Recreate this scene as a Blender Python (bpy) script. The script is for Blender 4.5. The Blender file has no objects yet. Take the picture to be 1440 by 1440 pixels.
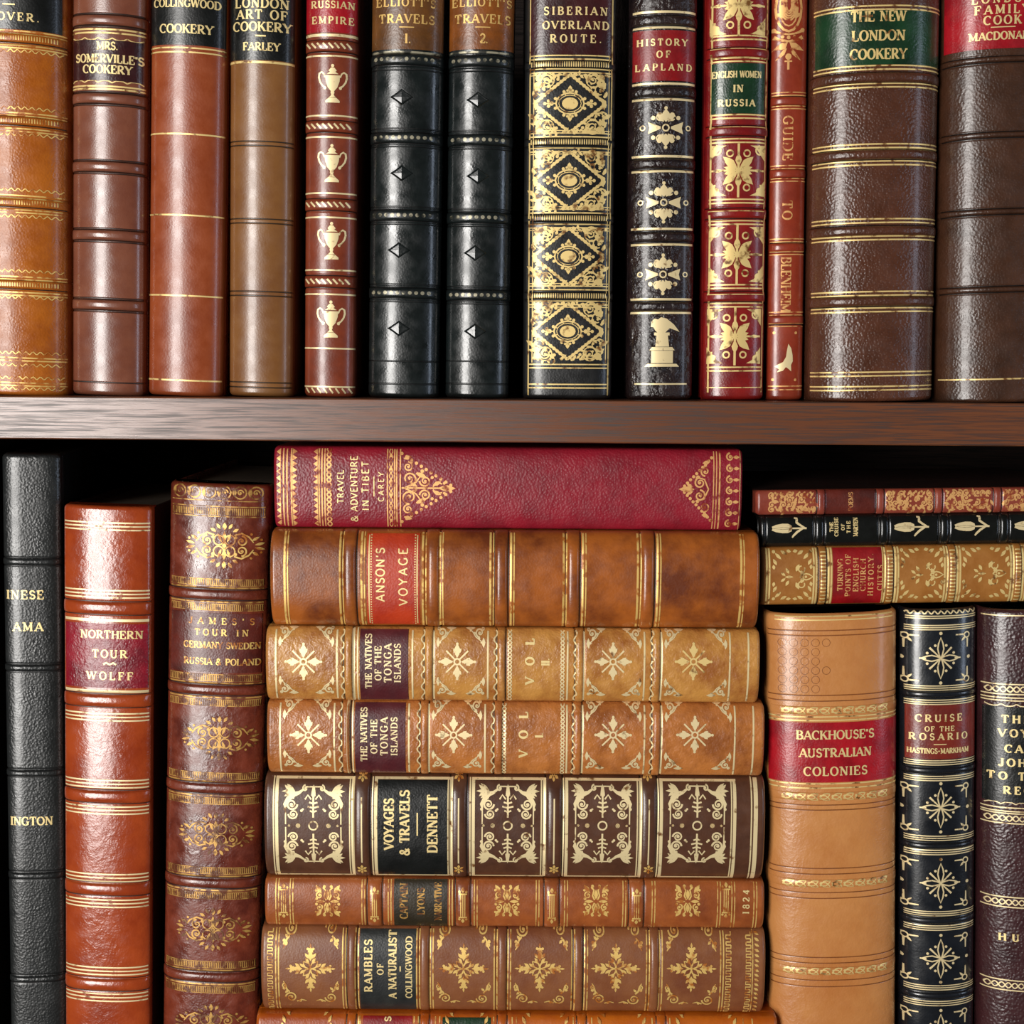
import bpy, math, random
from mathutils import Vector, Matrix

random.seed(7)
scene = bpy.context.scene
COL = scene.collection

# ---------------------------------------------------------------- camera
PX = 1440.0
FPX = 1815.0                       # focal length in pixels of the 1440 frame
PITCH, ROLL = math.radians(6.6), math.radians(0.42)
DIST = 0.5987
cam_data = bpy.data.cameras.new('camera')
cam_data.sensor_width = 36.0
cam_data.lens = 36.0 * FPX / PX
cam_data.clip_start = 0.01
cam = bpy.data.objects.new('camera', cam_data)
COL.objects.link(cam)
CAM_ROT = (Matrix.Rotation(math.radians(90) - PITCH, 3, 'X') @ Matrix.Rotation(ROLL, 3, 'Z'))
fwd = CAM_ROT @ Vector((0, 0, -1))
CAM_LOC = -fwd * DIST
cam.matrix_world = Matrix.Translation(CAM_LOC) @ CAM_ROT.to_4x4()
scene.camera = cam

# ---------------------------------------------------------------- light
world = bpy.data.worlds.new('room_light'); scene.world = world
world.use_nodes = True
bg = world.node_tree.nodes['Background']
bg.inputs[0].default_value = (1.0, 0.93, 0.85, 1)
bg.inputs[1].default_value = 0.035

def area_light(name, az, el, dist, sx, sy, energy, colour):
    d = bpy.data.lights.new(name, 'AREA'); d.shape = 'RECTANGLE'
    d.size, d.size_y, d.energy, d.color = sx, sy, energy, colour
    o = bpy.data.objects.new(name, d); COL.objects.link(o)
    a, e = math.radians(az), math.radians(el)
    p = Vector((math.sin(a) * math.cos(e), -math.cos(a) * math.cos(e), math.sin(e))) * dist
    o.location = p
    o.rotation_euler = (-p).to_track_quat('-Z', 'Y').to_euler()
    return o
area_light('window_daylight', -27.5, -1, 2.3, 0.60, 1.75, 59, (1.0, 0.97, 0.93))
area_light('side_window_daylight', 60, 2, 2.0, 0.24, 1.3, 5, (0.68, 0.80, 1.0))

scene.view_settings.view_transform = 'Standard'
scene.view_settings.look = 'None'
scene.view_settings.exposure = 0.0
scene.view_settings.gamma = 1.0
scene.view_settings.use_curve_mapping = False

# ---------------------------------------------------------------- helpers
def at(px, py, Y):
    """point where the ray through photo pixel (px, py) meets the upright plane y = Y"""
    d = CAM_ROT @ Vector(((px - PX / 2) / FPX, (PX / 2 - py) / FPX, -1))
    return CAM_LOC + d * ((Y - CAM_LOC.y) / d.y)

def lin(c):
    r = []
    for x in c:
        x /= 255.0
        r.append(x / 12.92 if x <= 0.04045 else ((x + 0.055) / 1.055) ** 2.4)
    return (r[0], r[1], r[2], 1.0)

def tag(o, label=None, cat=None, group=None, kind=None):
    if label: o['label'] = label
    if cat: o['category'] = cat
    if group: o['group'] = group
    if kind: o['kind'] = kind
    return o

# ---------------------------------------------------------------- materials
def new_mat(name):
    m = bpy.data.materials.new(name); m.use_nodes = True
    nt = m.node_tree
    return m, nt, nt.nodes['Principled BSDF'], nt.nodes, nt.links

def leather(name, c1, c2=None, rough=0.36, grain=0.25, gscale=1100, mottle=70, patch=0.0, coat=0.25, spec=0.6, lump=0.0):
    """c1 main tone, c2 mottled second tone (sRGB 0-255)"""
    m, nt, p, N, L = new_mat(name)
    c2 = c2 or tuple(x * 0.72 for x in c1)
    tc = N.new('ShaderNodeTexCoord')
    n1 = N.new('ShaderNodeTexNoise'); n1.inputs['Scale'].default_value = mottle
    n1.inputs['Detail'].default_value = 6; n1.inputs['Roughness'].default_value = 0.65
    L.new(tc.outputs['Object'], n1.inputs['Vector'])
    cr = N.new('ShaderNodeValToRGB')
    cr.color_ramp.elements[0].position = 0.36; cr.color_ramp.elements[0].color = lin(c2)
    cr.color_ramp.elements[1].position = 0.60; cr.color_ramp.elements[1].color = lin(c1)
    L.new(n1.outputs['Fac'], cr.inputs['Fac'])
    L.new(cr.outputs['Color'], p.inputs['Base Color'])
    n2 = N.new('ShaderNodeTexNoise'); n2.inputs['Scale'].default_value = 160; n2.inputs['Detail'].default_value = 3
    L.new(tc.outputs['Object'], n2.inputs['Vector'])
    mr = N.new('ShaderNodeMapRange')
    mr.inputs['From Min'].default_value = 0.3; mr.inputs['From Max'].default_value = 0.7
    mr.inputs['To Min'].default_value = max(0.08, rough - 0.07 - patch); mr.inputs['To Max'].default_value = rough + 0.07 + patch
    L.new(n2.outputs['Fac'], mr.inputs['Value']); L.new(mr.outputs[0], p.inputs['Roughness'])
    vo = N.new('ShaderNodeTexVoronoi'); vo.inputs['Scale'].default_value = gscale
    vo.feature = 'SMOOTH_F1'
    L.new(tc.outputs['Object'], vo.inputs['Vector'])
    b1 = N.new('ShaderNodeBump'); b1.inputs['Strength'].default_value = grain; b1.inputs['Distance'].default_value = 0.0006
    L.new(vo.outputs['Distance'], b1.inputs['Height'])
    last = b1
    if lump > 0:
        n3 = N.new('ShaderNodeTexNoise'); n3.inputs['Scale'].default_value = 330; n3.inputs['Detail'].default_value = 4
        L.new(tc.outputs['Object'], n3.inputs['Vector'])
        b2 = N.new('ShaderNodeBump'); b2.inputs['Strength'].default_value = lump; b2.inputs['Distance'].default_value = 0.002
        L.new(n3.outputs['Fac'], b2.inputs['Height']); L.new(b1.outputs[0], b2.inputs['Normal'])
        last = b2
    L.new(last.outputs[0], p.inputs['Normal'])
    p.inputs['Specular IOR Level'].default_value = spec
    p.inputs['Coat Weight'].default_value = coat
    p.inputs['Coat Roughness'].default_value = 0.16
    return m

def gilt(name, c=(255, 222, 146), worn=(120, 78, 36), wear=0.40, rough=0.40, scale=260):
    m, nt, p, N, L = new_mat(name)
    tc = N.new('ShaderNodeTexCoord')
    n = N.new('ShaderNodeTexNoise'); n.inputs['Scale'].default_value = scale; n.inputs['Detail'].default_value = 5
    L.new(tc.outputs['Object'], n.inputs['Vector'])
    cr = N.new('ShaderNodeValToRGB')
    cr.color_ramp.elements[0].position = wear - 0.06; cr.color_ramp.elements[0].color = (0, 0, 0, 1)
    cr.color_ramp.elements[1].position = wear + 0.06; cr.color_ramp.elements[1].color = (1, 1, 1, 1)
    L.new(n.outputs['Fac'], cr.inputs['Fac'])
    mx = N.new('ShaderNodeMix'); mx.data_type = 'RGBA'
    mx.inputs['A'].default_value = lin(worn); mx.inputs['B'].default_value = lin(c)
    L.new(cr.outputs['Color'], mx.inputs['Factor']); L.new(mx.outputs['Result'], p.inputs['Base Color'])
    mr = N.new('ShaderNodeMapRange'); mr.inputs['To Min'].default_value = 0.1; mr.inputs['To Max'].default_value = 0.42
    L.new(cr.outputs['Color'], mr.inputs['Value']); L.new(mr.outputs[0], p.inputs['Metallic'])
    p.inputs['Roughness'].default_value = rough
    return m

GOLD = gilt('gold_leaf')
GOLD_TEXT = gilt('lettering_gold', c=(255, 228, 160), wear=0.33)
GOLD_AGED = gilt('aged_gold', c=(240, 196, 116), worn=(104, 62, 28), wear=0.40)
GOLD_WORN = gilt('worn_gold_leaf', wear=0.47)
GOLD_PALE = gilt('pale_gold_leaf', c=(255, 232, 178), wear=0.35)
GOLD_DULL = gilt('dull_gold_leaf', c=(205, 158, 84), worn=(110, 66, 30), wear=0.48)
GOLD_ROSE = gilt('copper_gold_leaf', c=(250, 190, 120), worn=(150, 60, 28), wear=0.42)
GOLD_TAN = gilt('gold_on_tan', c=(248, 206, 120), worn=(176, 104, 40), wear=0.45)
BEAD = gilt('tarnished_silver_gilt', c=(172, 165, 140), worn=(44, 44, 36), wear=0.47)

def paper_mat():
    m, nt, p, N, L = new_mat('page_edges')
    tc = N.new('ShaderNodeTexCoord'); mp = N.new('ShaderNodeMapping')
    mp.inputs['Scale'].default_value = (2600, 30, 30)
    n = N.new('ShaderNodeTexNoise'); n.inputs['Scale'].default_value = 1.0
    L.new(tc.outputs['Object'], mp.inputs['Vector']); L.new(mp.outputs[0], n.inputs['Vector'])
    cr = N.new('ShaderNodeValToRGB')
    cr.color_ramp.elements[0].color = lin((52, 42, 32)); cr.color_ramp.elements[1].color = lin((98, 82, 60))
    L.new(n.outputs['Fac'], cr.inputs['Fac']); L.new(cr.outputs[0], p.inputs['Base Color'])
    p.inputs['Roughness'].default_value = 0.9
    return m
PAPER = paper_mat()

def wood(name, light, dark, rough=0.42, spec=0.4, coat=0.0):
    m, nt, p, N, L = new_mat(name)
    tc = N.new('ShaderNodeTexCoord')
    mp = N.new('ShaderNodeMapping'); mp.inputs['Scale'].default_value = (34, 260, 1350)
    L.new(tc.outputs['Object'], mp.inputs['Vector'])
    n = N.new('ShaderNodeTexNoise'); n.inputs['Scale'].default_value = 1.0; n.inputs['Detail'].default_value = 4
    n.inputs['Roughness'].default_value = 0.6; n.inputs['Distortion'].default_value = 0.4
    L.new(mp.outputs[0], n.inputs['Vector'])
    cr = N.new('ShaderNodeValToRGB'); e = cr.color_ramp.elements
    e[0].position = 0.37; e[0].color = lin(tuple(x * 0.72 for x in dark))
    e[1].position = 0.54; e[1].color = lin(light)
    k = e.new(0.455); k.color = lin(dark)
    L.new(n.outputs['Fac'], cr.inputs['Fac'])
    mp2 = N.new('ShaderNodeMapping'); mp2.inputs['Scale'].default_value = (3, 30, 45)
    L.new(tc.outputs['Object'], mp2.inputs['Vector'])
    n2 = N.new('ShaderNodeTexNoise'); n2.inputs['Scale'].default_value = 1.0; n2.inputs['Detail'].default_value = 3
    L.new(mp2.outputs[0], n2.inputs['Vector'])
    mx = N.new('ShaderNodeMix'); mx.data_type = 'RGBA'; mx.blend_type = 'MULTIPLY'
    cr2 = N.new('ShaderNodeValToRGB')
    cr2.color_ramp.elements[0].position = 0.3; cr2.color_ramp.elements[0].color = (0.72, 0.68, 0.66, 1)
    cr2.color_ramp.elements[1].position = 0.7
    L.new(n2.outputs['Fac'], cr2.inputs['Fac'])
    mx.inputs['Factor'].default_value = 1.0
    L.new(cr.outputs[0], mx.inputs['A']); L.new(cr2.outputs[0], mx.inputs['B'])
    L.new(mx.outputs['Result'], p.inputs['Base Color'])
    bp = N.new('ShaderNodeBump'); bp.inputs['Strength'].default_value = 0.15; bp.inputs['Distance'].default_value = 0.0008
    L.new(n.outputs['Fac'], bp.inputs['Height']); L.new(bp.outputs[0], p.inputs['Normal'])
    rr = N.new('ShaderNodeMapRange')          # open pores are rougher than the polished wood between them
    rr.inputs['From Min'].default_value = 0.37; rr.inputs['From Max'].default_value = 0.54
    rr.inputs['To Min'].default_value = min(1, rough + .22); rr.inputs['To Max'].default_value = rough
    L.new(n.outputs['Fac'], rr.inputs['Value']); L.new(rr.outputs[0], p.inputs['Roughness'])
    p.inputs['Specular IOR Level'].default_value = spec
    p.inputs['Coat Weight'].default_value = coat; p.inputs['Coat Roughness'].default_value = 0.24
    return m

# ---------------------------------------------------------------- mesh builder
class MB:
    def __init__(self): self.v, self.n, self.f, self.m = [], [], [], []
    def add(self, verts, norms, faces, mat=0):
        k = len(self.v)
        self.v += [tuple(x) for x in verts]; self.n += [tuple(x) for x in norms]
        for f in faces:                     # wind every face the way its normals point
            p0, p1, p2 = (Vector(verts[f[0]]), Vector(verts[f[1]]), Vector(verts[f[2]]))
            g = (p1 - p0).cross(p2 - p0)
            if len(f) == 4: g = g + (p2 - p0).cross(Vector(verts[f[3]]) - p0)
            nn = Vector(norms[f[0]]) + Vector(norms[f[2]])
            f = tuple(i + k for i in f)
            self.f.append(f if g.dot(nn) >= 0 else f[::-1]); self.m.append(mat)
    def build(self, name, mats, parent=None):
        me = bpy.data.meshes.new(name)
        me.from_pydata(self.v, [], self.f)
        for mt in mats: me.materials.append(mt)
        me.polygons.foreach_set('material_index', self.m)
        me.polygons.foreach_set('use_smooth', [True] * len(self.f))
        me.update()
        me.normals_split_custom_set_from_vertices(self.n)
        o = bpy.data.objects.new(name, me); COL.objects.link(o)
        if parent: o.parent = parent
        return o

def box_obj(name, x0, x1, y0, y1, z0, z1, mat, parent=None, bevel=0.0, segs=2):
    vs = [(x, y, z) for x in (x0, x1) for y in (y0, y1) for z in (z0, z1)]
    fs = [(0, 1, 3, 2), (4, 6, 7, 5), (0, 4, 5, 1), (2, 3, 7, 6), (0, 2, 6, 4), (1, 5, 7, 3)]
    me = bpy.data.meshes.new(name); me.from_pydata(vs, [], fs); me.materials.append(mat)
    o = bpy.data.objects.new(name, me); COL.objects.link(o)
    if bevel:
        b = o.modifiers.new('bevel', 'BEVEL'); b.width = bevel; b.segments = segs
        me.polygons.foreach_set('use_smooth', [True] * len(fs))
        b.harden_normals = True
    if parent: o.parent = parent
    return o

# ---------------------------------------------------------------- letter shapes (cap height 1)
GL = {
 'A': (.78, 'n.06,0,.39,1', 'k.39,1,.72,0', 'n.18,.33,.6,.33', 's.06,0', 's.72,0'),
 'B': (.68, 'v.14', 'a.3,.76,.26,.24,-90,90', 'a.3,.26,.31,.26,-90,90', 'n.14,1,.3,1', 'n.14,.51,.3,.51', 'n.14,0,.3,0'),
 'C': (.72, 'a.40,.5,.34,.5,48,312', 'n.64,.70,.64,.98'),
 'D': (.78, 'v.14', 'a.32,.5,.38,.5,-90,90', 'n.14,1,.32,1', 'n.14,0,.32,0'),
 'E': (.66, 'v.14', 'n.14,1,.57,1', 'n.14,.52,.42,.52', 'n.14,0,.6,0', 'n.57,.74,.57,1', 'n.6,0,.6,.28', 'n.42,.4,.42,.64'),
 'F': (.62, 'v.14', 'n.14,1,.57,1', 'n.14,.52,.42,.52', 'n.57,.74,.57,1', 'n.42,.4,.42,.64'),
 'G': (.78, 'a.40,.5,.34,.5,48,312', 'k.64,.06,.64,.42', 's.64,.42', 'n.64,.70,.64,.98'),
 'H': (.82, 'v.14', 'v.68', 'n.14,.52,.68,.52'),
 'I': (.30, 'v.15'),
 'J': (.46, 'k.32,1,.32,.2', 'a.17,.2,.15,.2,180,360', 's.32,1'),
 'K': (.78, 'v.14', 'n.2,.42,.62,1', 'k.33,.6,.68,0', 's.62,1', 's.68,0'),
 'L': (.62, 'v.14', 'n.14,0,.57,0', 'n.57,0,.57,.28'),
 'M': (.96, 'n.14,0,.14,1', 'k.14,1,.47,.1', 'n.47,.1,.80,1', 'v.80', 's.14,0', 's.1,1'),
 'N': (.82, 'n.14,0,.14,1', 'k.14,1,.68,0', 'n.68,0,.68,1', 's.14,0', 's.68,1', 's.1,1'),
 'O': (.80, 'a.40,.5,.33,.5,0,360'),
 'P': (.66, 'v.14', 'a.3,.73,.29,.27,-90,90', 'n.14,1,.3,1', 'n.14,.46,.3,.46'),
 'Q': (.80, 'a.40,.5,.33,.5,0,360', 'k.4,.12,.75,-.15'),
 'R': (.76, 'v.14', 'a.3,.74,.28,.26,-90,90', 'n.14,1,.3,1', 'n.14,.48,.3,.48', 'k.34,.48,.66,0', 's.68,0'),
 'S': (.58, 'c.29,.745,.20,.235,20,270', 'c.29,.265,.22,.245,90,-160', 'n.48,.76,.48,.98', 'n.08,.02,.08,.24'),
 'T': (.72, 'k.36,0,.36,1', 's.36,0', 'n.06,1,.66,1', 'n.06,1,.06,.74', 'n.66,1,.66,.74'),
 'U': (.80, 'k.14,1,.14,.3', 'a.38,.3,.24,.3,180,360', 'n.62,.3,.62,1', 's.14,1', 's.62,1'),
 'V': (.78, 'k.06,1,.39,0', 'n.39,0,.72,1', 's.06,1', 's.72,1'),
 'W': (1.08, 'k.06,1,.32,0', 'n.32,0,.54,1', 'k.54,1,.78,0', 'n.78,0,1.02,1', 's.06,1', 's.54,1', 's1.02,1'),
 'X': (.76, 'k.08,1,.68,0', 'n.08,0,.68,1', 's.08,1', 's.68,0', 's.08,0', 's.68,1'),
 'Y': (.76, 'k.06,1,.38,.45', 'n.70,1,.38,.45', 'k.38,.45,.38,0', 's.06,1', 's.70,1', 's.38,0'),
 'Z': (.66, 'n.08,1,.58,1', 'k.58,1,.08,0', 'n.08,0,.58,0', 'n.08,1,.08,.76', 'n.58,0,.58,.26'),
 '&': (.80, 'c.34,.77,.16,.2,-60,240', 'c.30,.25,.24,.25,60,330', 'k.20,.66,.68,0', 'n.5,.12,.7,.45'),
 '.': (.26, 'd.12,.07,.09'), ',': (.26, 'd.12,.05,.09'),
 "'": (.24, 'k.12,1,.10,.72'), '-': (.5, 'k.08,.45,.42,.45'), ' ': (.42,),
 '1': (.40, 'v.2'), '2': (.6, 'c.3,.74,.22,.25,170,-40', 'k.46,.58,.08,.04', 'n.08,.03,.54,.03', 'n.54,.03,.54,.2'),
 '4': (.62, 'n.42,1,.06,.28', 'n.06,.28,.58,.28', 'k.42,1,.42,0'), '8': (.6, 'c.3,.75,.19,.24,0,360', 'c.3,.26,.23,.26,0,360'),
}
def arc_pts(cx, cy, rx, ry, a0, a1, n=None):
    n = n or max(6, int(abs(a1 - a0) / 16))
    return [(cx + rx * math.cos(math.radians(a0 + (a1 - a0) * i / n)), cy + ry * math.sin(math.radians(a0 + (a1 - a0) * i / n))) for i in range(n + 1)]

def glyph_strokes(ch, sans, bold):
    g = GL.get(ch, GL[' ']); K, T = (.225 * bold, .115 * bold)
    if sans: K = T = .16 * bold
    out = []
    for st in g[1:]:
        c, q = st[0], [float(x) for x in st[1:].split(',')]
        if c == 'v':
            out.append(([(q[0], 0), (q[0], 1)], [K, K]))
            if not sans:
                for y in (.03, .97): out.append(([(q[0] - .135, y), (q[0] + .135, y)], [T, T]))
        elif c == 'k': out.append(([(q[0], q[1]), (q[2], q[3])], [K, K]))
        elif c == 'n':
            if sans and len(q) == 4 and abs(q[0] - q[2]) < .01 and abs(q[1] - q[3]) < .3: continue
            out.append(([(q[0], q[1]), (q[2], q[3])], [T, T]))
        elif c == 's' and not sans:
            y = .03 if q[1] < .2 else (.97 if q[1] > .8 else q[1]); out.append(([(q[0] - .13, y), (q[0] + .13, y)], [T, T]))
        elif c in 'ac':
            n = max(6, int(abs(q[5] - q[4]) / 18)); pts = arc_pts(*q, n)
            if c == 'a' and not sans: ws = [T + (K - T) * abs(math.cos(math.radians(q[4] + (q[5] - q[4]) * i / n))) ** 1.3 for i in range(n + 1)]
            else: ws = [(K * .78 if not sans else K)] * (n + 1)
            out.append((pts, ws))
        elif c == 'd': out.append((arc_pts(q[0], q[1], q[2] * .5, q[2] * .5, 0, 360, 6), [q[2]] * 7))
    return g[0] + .05, out

# ---------------------------------------------------------------- drawing on a curved spine
class Drawer:
    """flat drawing commands in photo pixels round a centre (uc, vc), pressed onto the curved spine of a book"""
    def __init__(self, book, mb, uc, vc, off=0.00016, mat=0):
        self.b, self.mb, self.uc, self.vc, self.off, self.mat = book, mb, uc, vc, off, mat
        self.s = book.s; self.ystep = 6.0
    def at(self, px, py):
        uc, vc = self.b.uv(px, py); return Drawer(self.b, self.mb, uc, vc, self.off, self.mat)
    def _emit(self, pts, faces):
        b = self.b; V, Nn = [], []
        for (a, c) in pts:
            u, v = self.uc + a * self.s, self.vc + c * self.s
            V.append(b.S(u, v, self.off)); Nn.append(b.N(u, v))
        self.mb.add(V, Nn, faces, self.mat)
    def stroke(self, pts, w, closed=False):
        ws = list(w) if isinstance(w, (list, tuple)) else [w] * len(pts)
        P, W = [], []
        for i in range(len(pts) - 1):
            (x0, y0), (x1, y1) = pts[i], pts[i + 1]
            far = max(abs(self.uc + x0 * self.s), abs(self.uc + x1 * self.s)) * 2 / self.b.W
            n = max(1, int(math.hypot((x1 - x0) / (4.0 if far < .7 else .9), (y1 - y0) / self.ystep)))
            for k in range(n):
                t = k / n; P.append((x0 + (x1 - x0) * t, y0 + (y1 - y0) * t)); W.append(ws[i] + (ws[i + 1] - ws[i]) * t)
        P.append(pts[-1]); W.append(ws[-1])
        out = []
        for i, (x, y) in enumerate(P):
            j0, j1 = max(0, i - 1), min(len(P) - 1, i + 1)
            if closed and i in (0, len(P) - 1): j0, j1 = len(P) - 2, 1
            dx, dy = P[j1][0] - P[j0][0], P[j1][1] - P[j0][1]
            l = math.hypot(dx, dy) or 1e-9
            nx, ny = -dy / l * W[i] / 2, dx / l * W[i] / 2
            out += [(x + nx, y + ny), (x - nx, y - ny)]
        self._emit(out, [(2 * i, 2 * i + 1, 2 * i + 3, 2 * i + 2) for i in range(len(P) - 1)])
    def poly(self, pts):
        ys = sorted(set(round(p[1], 3) for p in pts)); lv = []
        for a, c in zip(ys, ys[1:]):
            n = max(1, int((c - a) / 5)); lv += [a + (c - a) * k / n for k in range(n)]
        lv.append(ys[-1])
        E = [(pts[i], pts[(i + 1) % len(pts)]) for i in range(len(pts))]
        for a, c in zip(lv, lv[1:]):
            if c - a < 1e-4: continue
            m = (a + c) / 2; xs = []
            for (p, q) in E:
                if (p[1] <= m) != (q[1] <= m):
                    f = lambda y: p[0] + (q[0] - p[0]) * (y - p[1]) / (q[1] - p[1])
                    xs.append((f(m), f(a), f(c)))
            xs.sort()
            for i in range(0, len(xs) - 1, 2):
                A, B = xs[i], xs[i + 1]; n = max(1, int((B[0] - A[0]) / 2.2))
                o = []
                for k in range(n + 1):
                    t = k / n; o += [(A[1] + (B[1] - A[1]) * t, a), (A[2] + (B[2] - A[2]) * t, c)]
                self._emit(o, [(2 * k, 2 * k + 1, 2 * k + 3, 2 * k + 2) for k in range(n)])
    def disc(self, x, y, r, ry=None):
        self.poly([(x + r * math.cos(i * math.pi / 5 + .1), y + (ry or r) * math.sin(i * math.pi / 5 + .1)) for i in range(10)])
    def ring(self, x, y, r, w, ry=None):
        self.stroke(arc_pts(x, y, r, ry or r, 0, 360, 16), w, True)
    def arc(self, x, y, r, a0, a1, w, ry=None): self.stroke(arc_pts(x, y, r, ry or r, a0, a1), w)
    def spiral(self, x, y, r, a0, turns, w):
        n = int(abs(turns) * 14) + 2; pts = []
        for i in range(n + 1):
            t = i / n; rr = r * (1 - t * .82); a = math.radians(a0 + 360 * turns * t)
            pts.append((x + rr * math.cos(a), y + rr * math.sin(a)))
        self.stroke(pts, [w * (1.15 - .5 * i / n) for i in range(n + 1)])
        self.disc(x, y, w * .75)
    def petal(self, x, y, ang, L, w, hollow=0):
        c, s = math.cos(math.radians(ang)), math.sin(math.radians(ang)); P = []
        prof = [(0, .12), (.2, .6), (.45, 1), (.7, .75), (1, 0)]
        side = [(t * L, k * w / 2) for t, k in prof] + [(t * L, -k * w / 2) for t, k in prof[::-1][1:]]
        P = [(x + a * c - d * s, y + a * s + d * c) for a, d in side]
        if hollow: self.stroke(P + [P[0]], hollow)
        else: self.poly(P)
    def line(self, x0, y0, x1, y1, w): self.stroke([(x0, y0), (x1, y1)], w)
    def text(self, s, h, width=None, sans=False, bold=1.0, rot=0, xs=None):
        gs = [glyph_strokes(c, sans, bold) for c in s]
        nat = sum(g[0] for g in gs) * h
        k = xs or 1.0; sp = 0.0
        if width:
            if nat > width: k = width / nat * (1.0 if xs is None else 1)
            elif xs is None: k = min(1.18, width / nat)
            if len(s) > 1: sp = (width - nat * k) / (len(s) - 1)
        x = -((nat * k + sp * (len(s) - 1)) / 2)
        for adv, sts in gs:
            for pts, ws in sts:
                P = [(x + px * h * k, (py - .5) * h) for px, py in pts]
                if rot: P = [(b, -a) for a, b in P]
                self.stroke(P, [w * h * (.55 + .45 * min(1, k)) for w in ws])
            x += adv * h * k + sp

# ---------------------------------------------------------------- a leather-bound book
class Book:
    def __init__(self, corners, Y, bulge, mats, p=2.0, depth=0.14, yaw=0.0, ground=None, lift=0.0, cap=0.0022, gold=None,
                 board=None, board_front=0.004, board_out=0.0):
        """corners: photo pixels of the spine (head-, head+, foot-, foot+) with - the left side of an upright book"""
        hm, hp, fm, fp = [at(x, y, Y) for x, y in corners]
        head, foot = (hm + hp) / 2, (fm + fp) / 2
        z = head - foot; self.L = z.length; z.normalize()
        y = Vector((0, 1, 0)); z = (z - y * z.dot(y)).normalized(); x = y.cross(z)
        self.W = ((hp - hm).dot(x) + (fp - fm).dot(x)) / 2
        if ground is not None: foot = foot + z * ((ground - foot.z) / z.z); self.L = (head - foot).length
        M = Matrix((x, y, z)).transposed()
        if yaw: M = M @ Matrix.Rotation(math.radians(yaw), 3, 'Z')
        self.R, self.O, self.Y = M, foot.copy(), Y
        self.B, self.p, self.cap = bulge, p, cap
        self.bands, self.grooves = [], []
        self.horizontal = abs(z.z) < 0.5
        d = (at(720, 720, Y - bulge) - CAM_LOC).dot(fwd); self.s = d / FPX
        self.leather, self.dark = mats[0], mats[1]
        self.gold = gold or GOLD
        self.root = bpy.data.objects.new('leather_bound_book', None)
        self.root.empty_display_size = 0.02
        self.root.matrix_world = Matrix.Translation(foot) @ M.to_4x4(); COL.objects.link(self.root)
        self.cx = [(corners[0][0] + corners[1][0]) / 2, (corners[0][1] + corners[1][1]) / 2, (corners[2][0] + corners[3][0]) / 2, (corners[2][1] + corners[3][1]) / 2]
        self.depth, self.board, self.board_front = depth, board or mats[0], board_front
        self.todo = []
        self.spine_mb = MB()
    # -- the spine surface
    def prof(self, u):
        t = min(0.9985, abs(u) / (self.W / 2)); return self.B * math.sqrt(1 - t ** self.p)
    def n2(self, u):
        e = self.W * 0.004
        u = max(-self.W * .498, min(self.W * .498, u))
        d = (self.prof(u + e) - self.prof(u - e)) / (2 * e)
        l = math.hypot(d, 1); return (-d / l, -1 / l)
    def Hbase(self, v):
        h = 0.0; r = self.cap
        for d in (v, self.L - v):
            if d < r:
                d = max(d, 0); h -= r * (1 - math.sqrt(max(0, 1 - ((r - d) / r) ** 2)))
        for (vc, w, dep) in self.grooves:
            q = (v - vc) / w
            if abs(q) < 2.5: h -= dep * math.exp(-q * q * 2)
        return h
    def Hband(self, v):
        h = 0.0
        for (vc, w, hh) in self.bands:
            q = (v - vc) / w
            if abs(q) < 1: h = max(h, hh * max(0, 1 - abs(q) ** 2.6) ** .62)
        return h
    def S(self, u, v, off=0.0, band=True):
        lim = self.W * .499; u = max(-lim, min(lim, u))
        nx, ny = self.n2(u); h = self.Hbase(v) + off
        if band: h += self.Hband(v) * (1 - .85 * abs(2 * u / self.W) ** 5)
        return (u + nx * h, -self.prof(u) + ny * h, v)
    def N(self, u, v, band=True):
        e = 0.00012
        a, b_ = Vector(self.S(u - e, v, 0, band)), Vector(self.S(u + e, v, 0, band))
        c, d = Vector(self.S(u, v - e, 0, band)), Vector(self.S(u, v + e, 0, band))
        n = (b_ - a).cross(d - c)
        if n.length < 1e-14: nx, ny = self.n2(u); return (nx, ny, 0)
        n.normalize(); return tuple(n)
    # -- photo pixels to spine coordinates
    def uv(self, px, py):
        P = at(px, py, self.Y - self.B * .9) - self.O
        q = self.R.transposed() @ P; return q.x, q.z
    def centre(self, a):
        """photo pixel on the spine's centre line: a is y for an upright book, x for a lying one"""
        x0, y0, x1, y1 = self.cx
        if self.horizontal:
            t = (a - x0) / (x1 - x0); return a, y0 + (y1 - y0) * t
        t = (a - y0) / (y1 - y0); return x0 + (x1 - x0) * t, a
    def va(self, a): return self.uv(*self.centre(a))[1]
    # -- commands drawn into the spine itself
    def pen(self, a, off=0.00016, mat=1, u=0.0): return Drawer(self, self.spine_mb, u, self.va(a), off, mat)
    def hw(self): return self.W / 2 / self.s
    def rule(self, *aa, w=2.0, e=.985, mat=1):
        for a in aa:
            k = self.hw() * e; self.pen(a, mat=mat).stroke([(-k + 2 * k * i / 24, 0) for i in range(25)], w)
    def blind(self, *aa, w=2.0, dep=0.00022):
        for a in aa:
            self.grooves.append((self.va(a), w * self.s * .75, dep))
            self.todo.append((a, w))
    def vrule(self, uf, a0, a1, w=2.0, mat=1):
        v0, v1 = self.va(a0), self.va(a1)
        d = Drawer(self, self.spine_mb, uf * self.W / 2, (v0 + v1) / 2, 0.00018, mat); k = (v1 - v0) / 2 / self.s
        d.stroke([(0, -k + 2 * k * i / 60) for i in range(61)], w)
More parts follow.
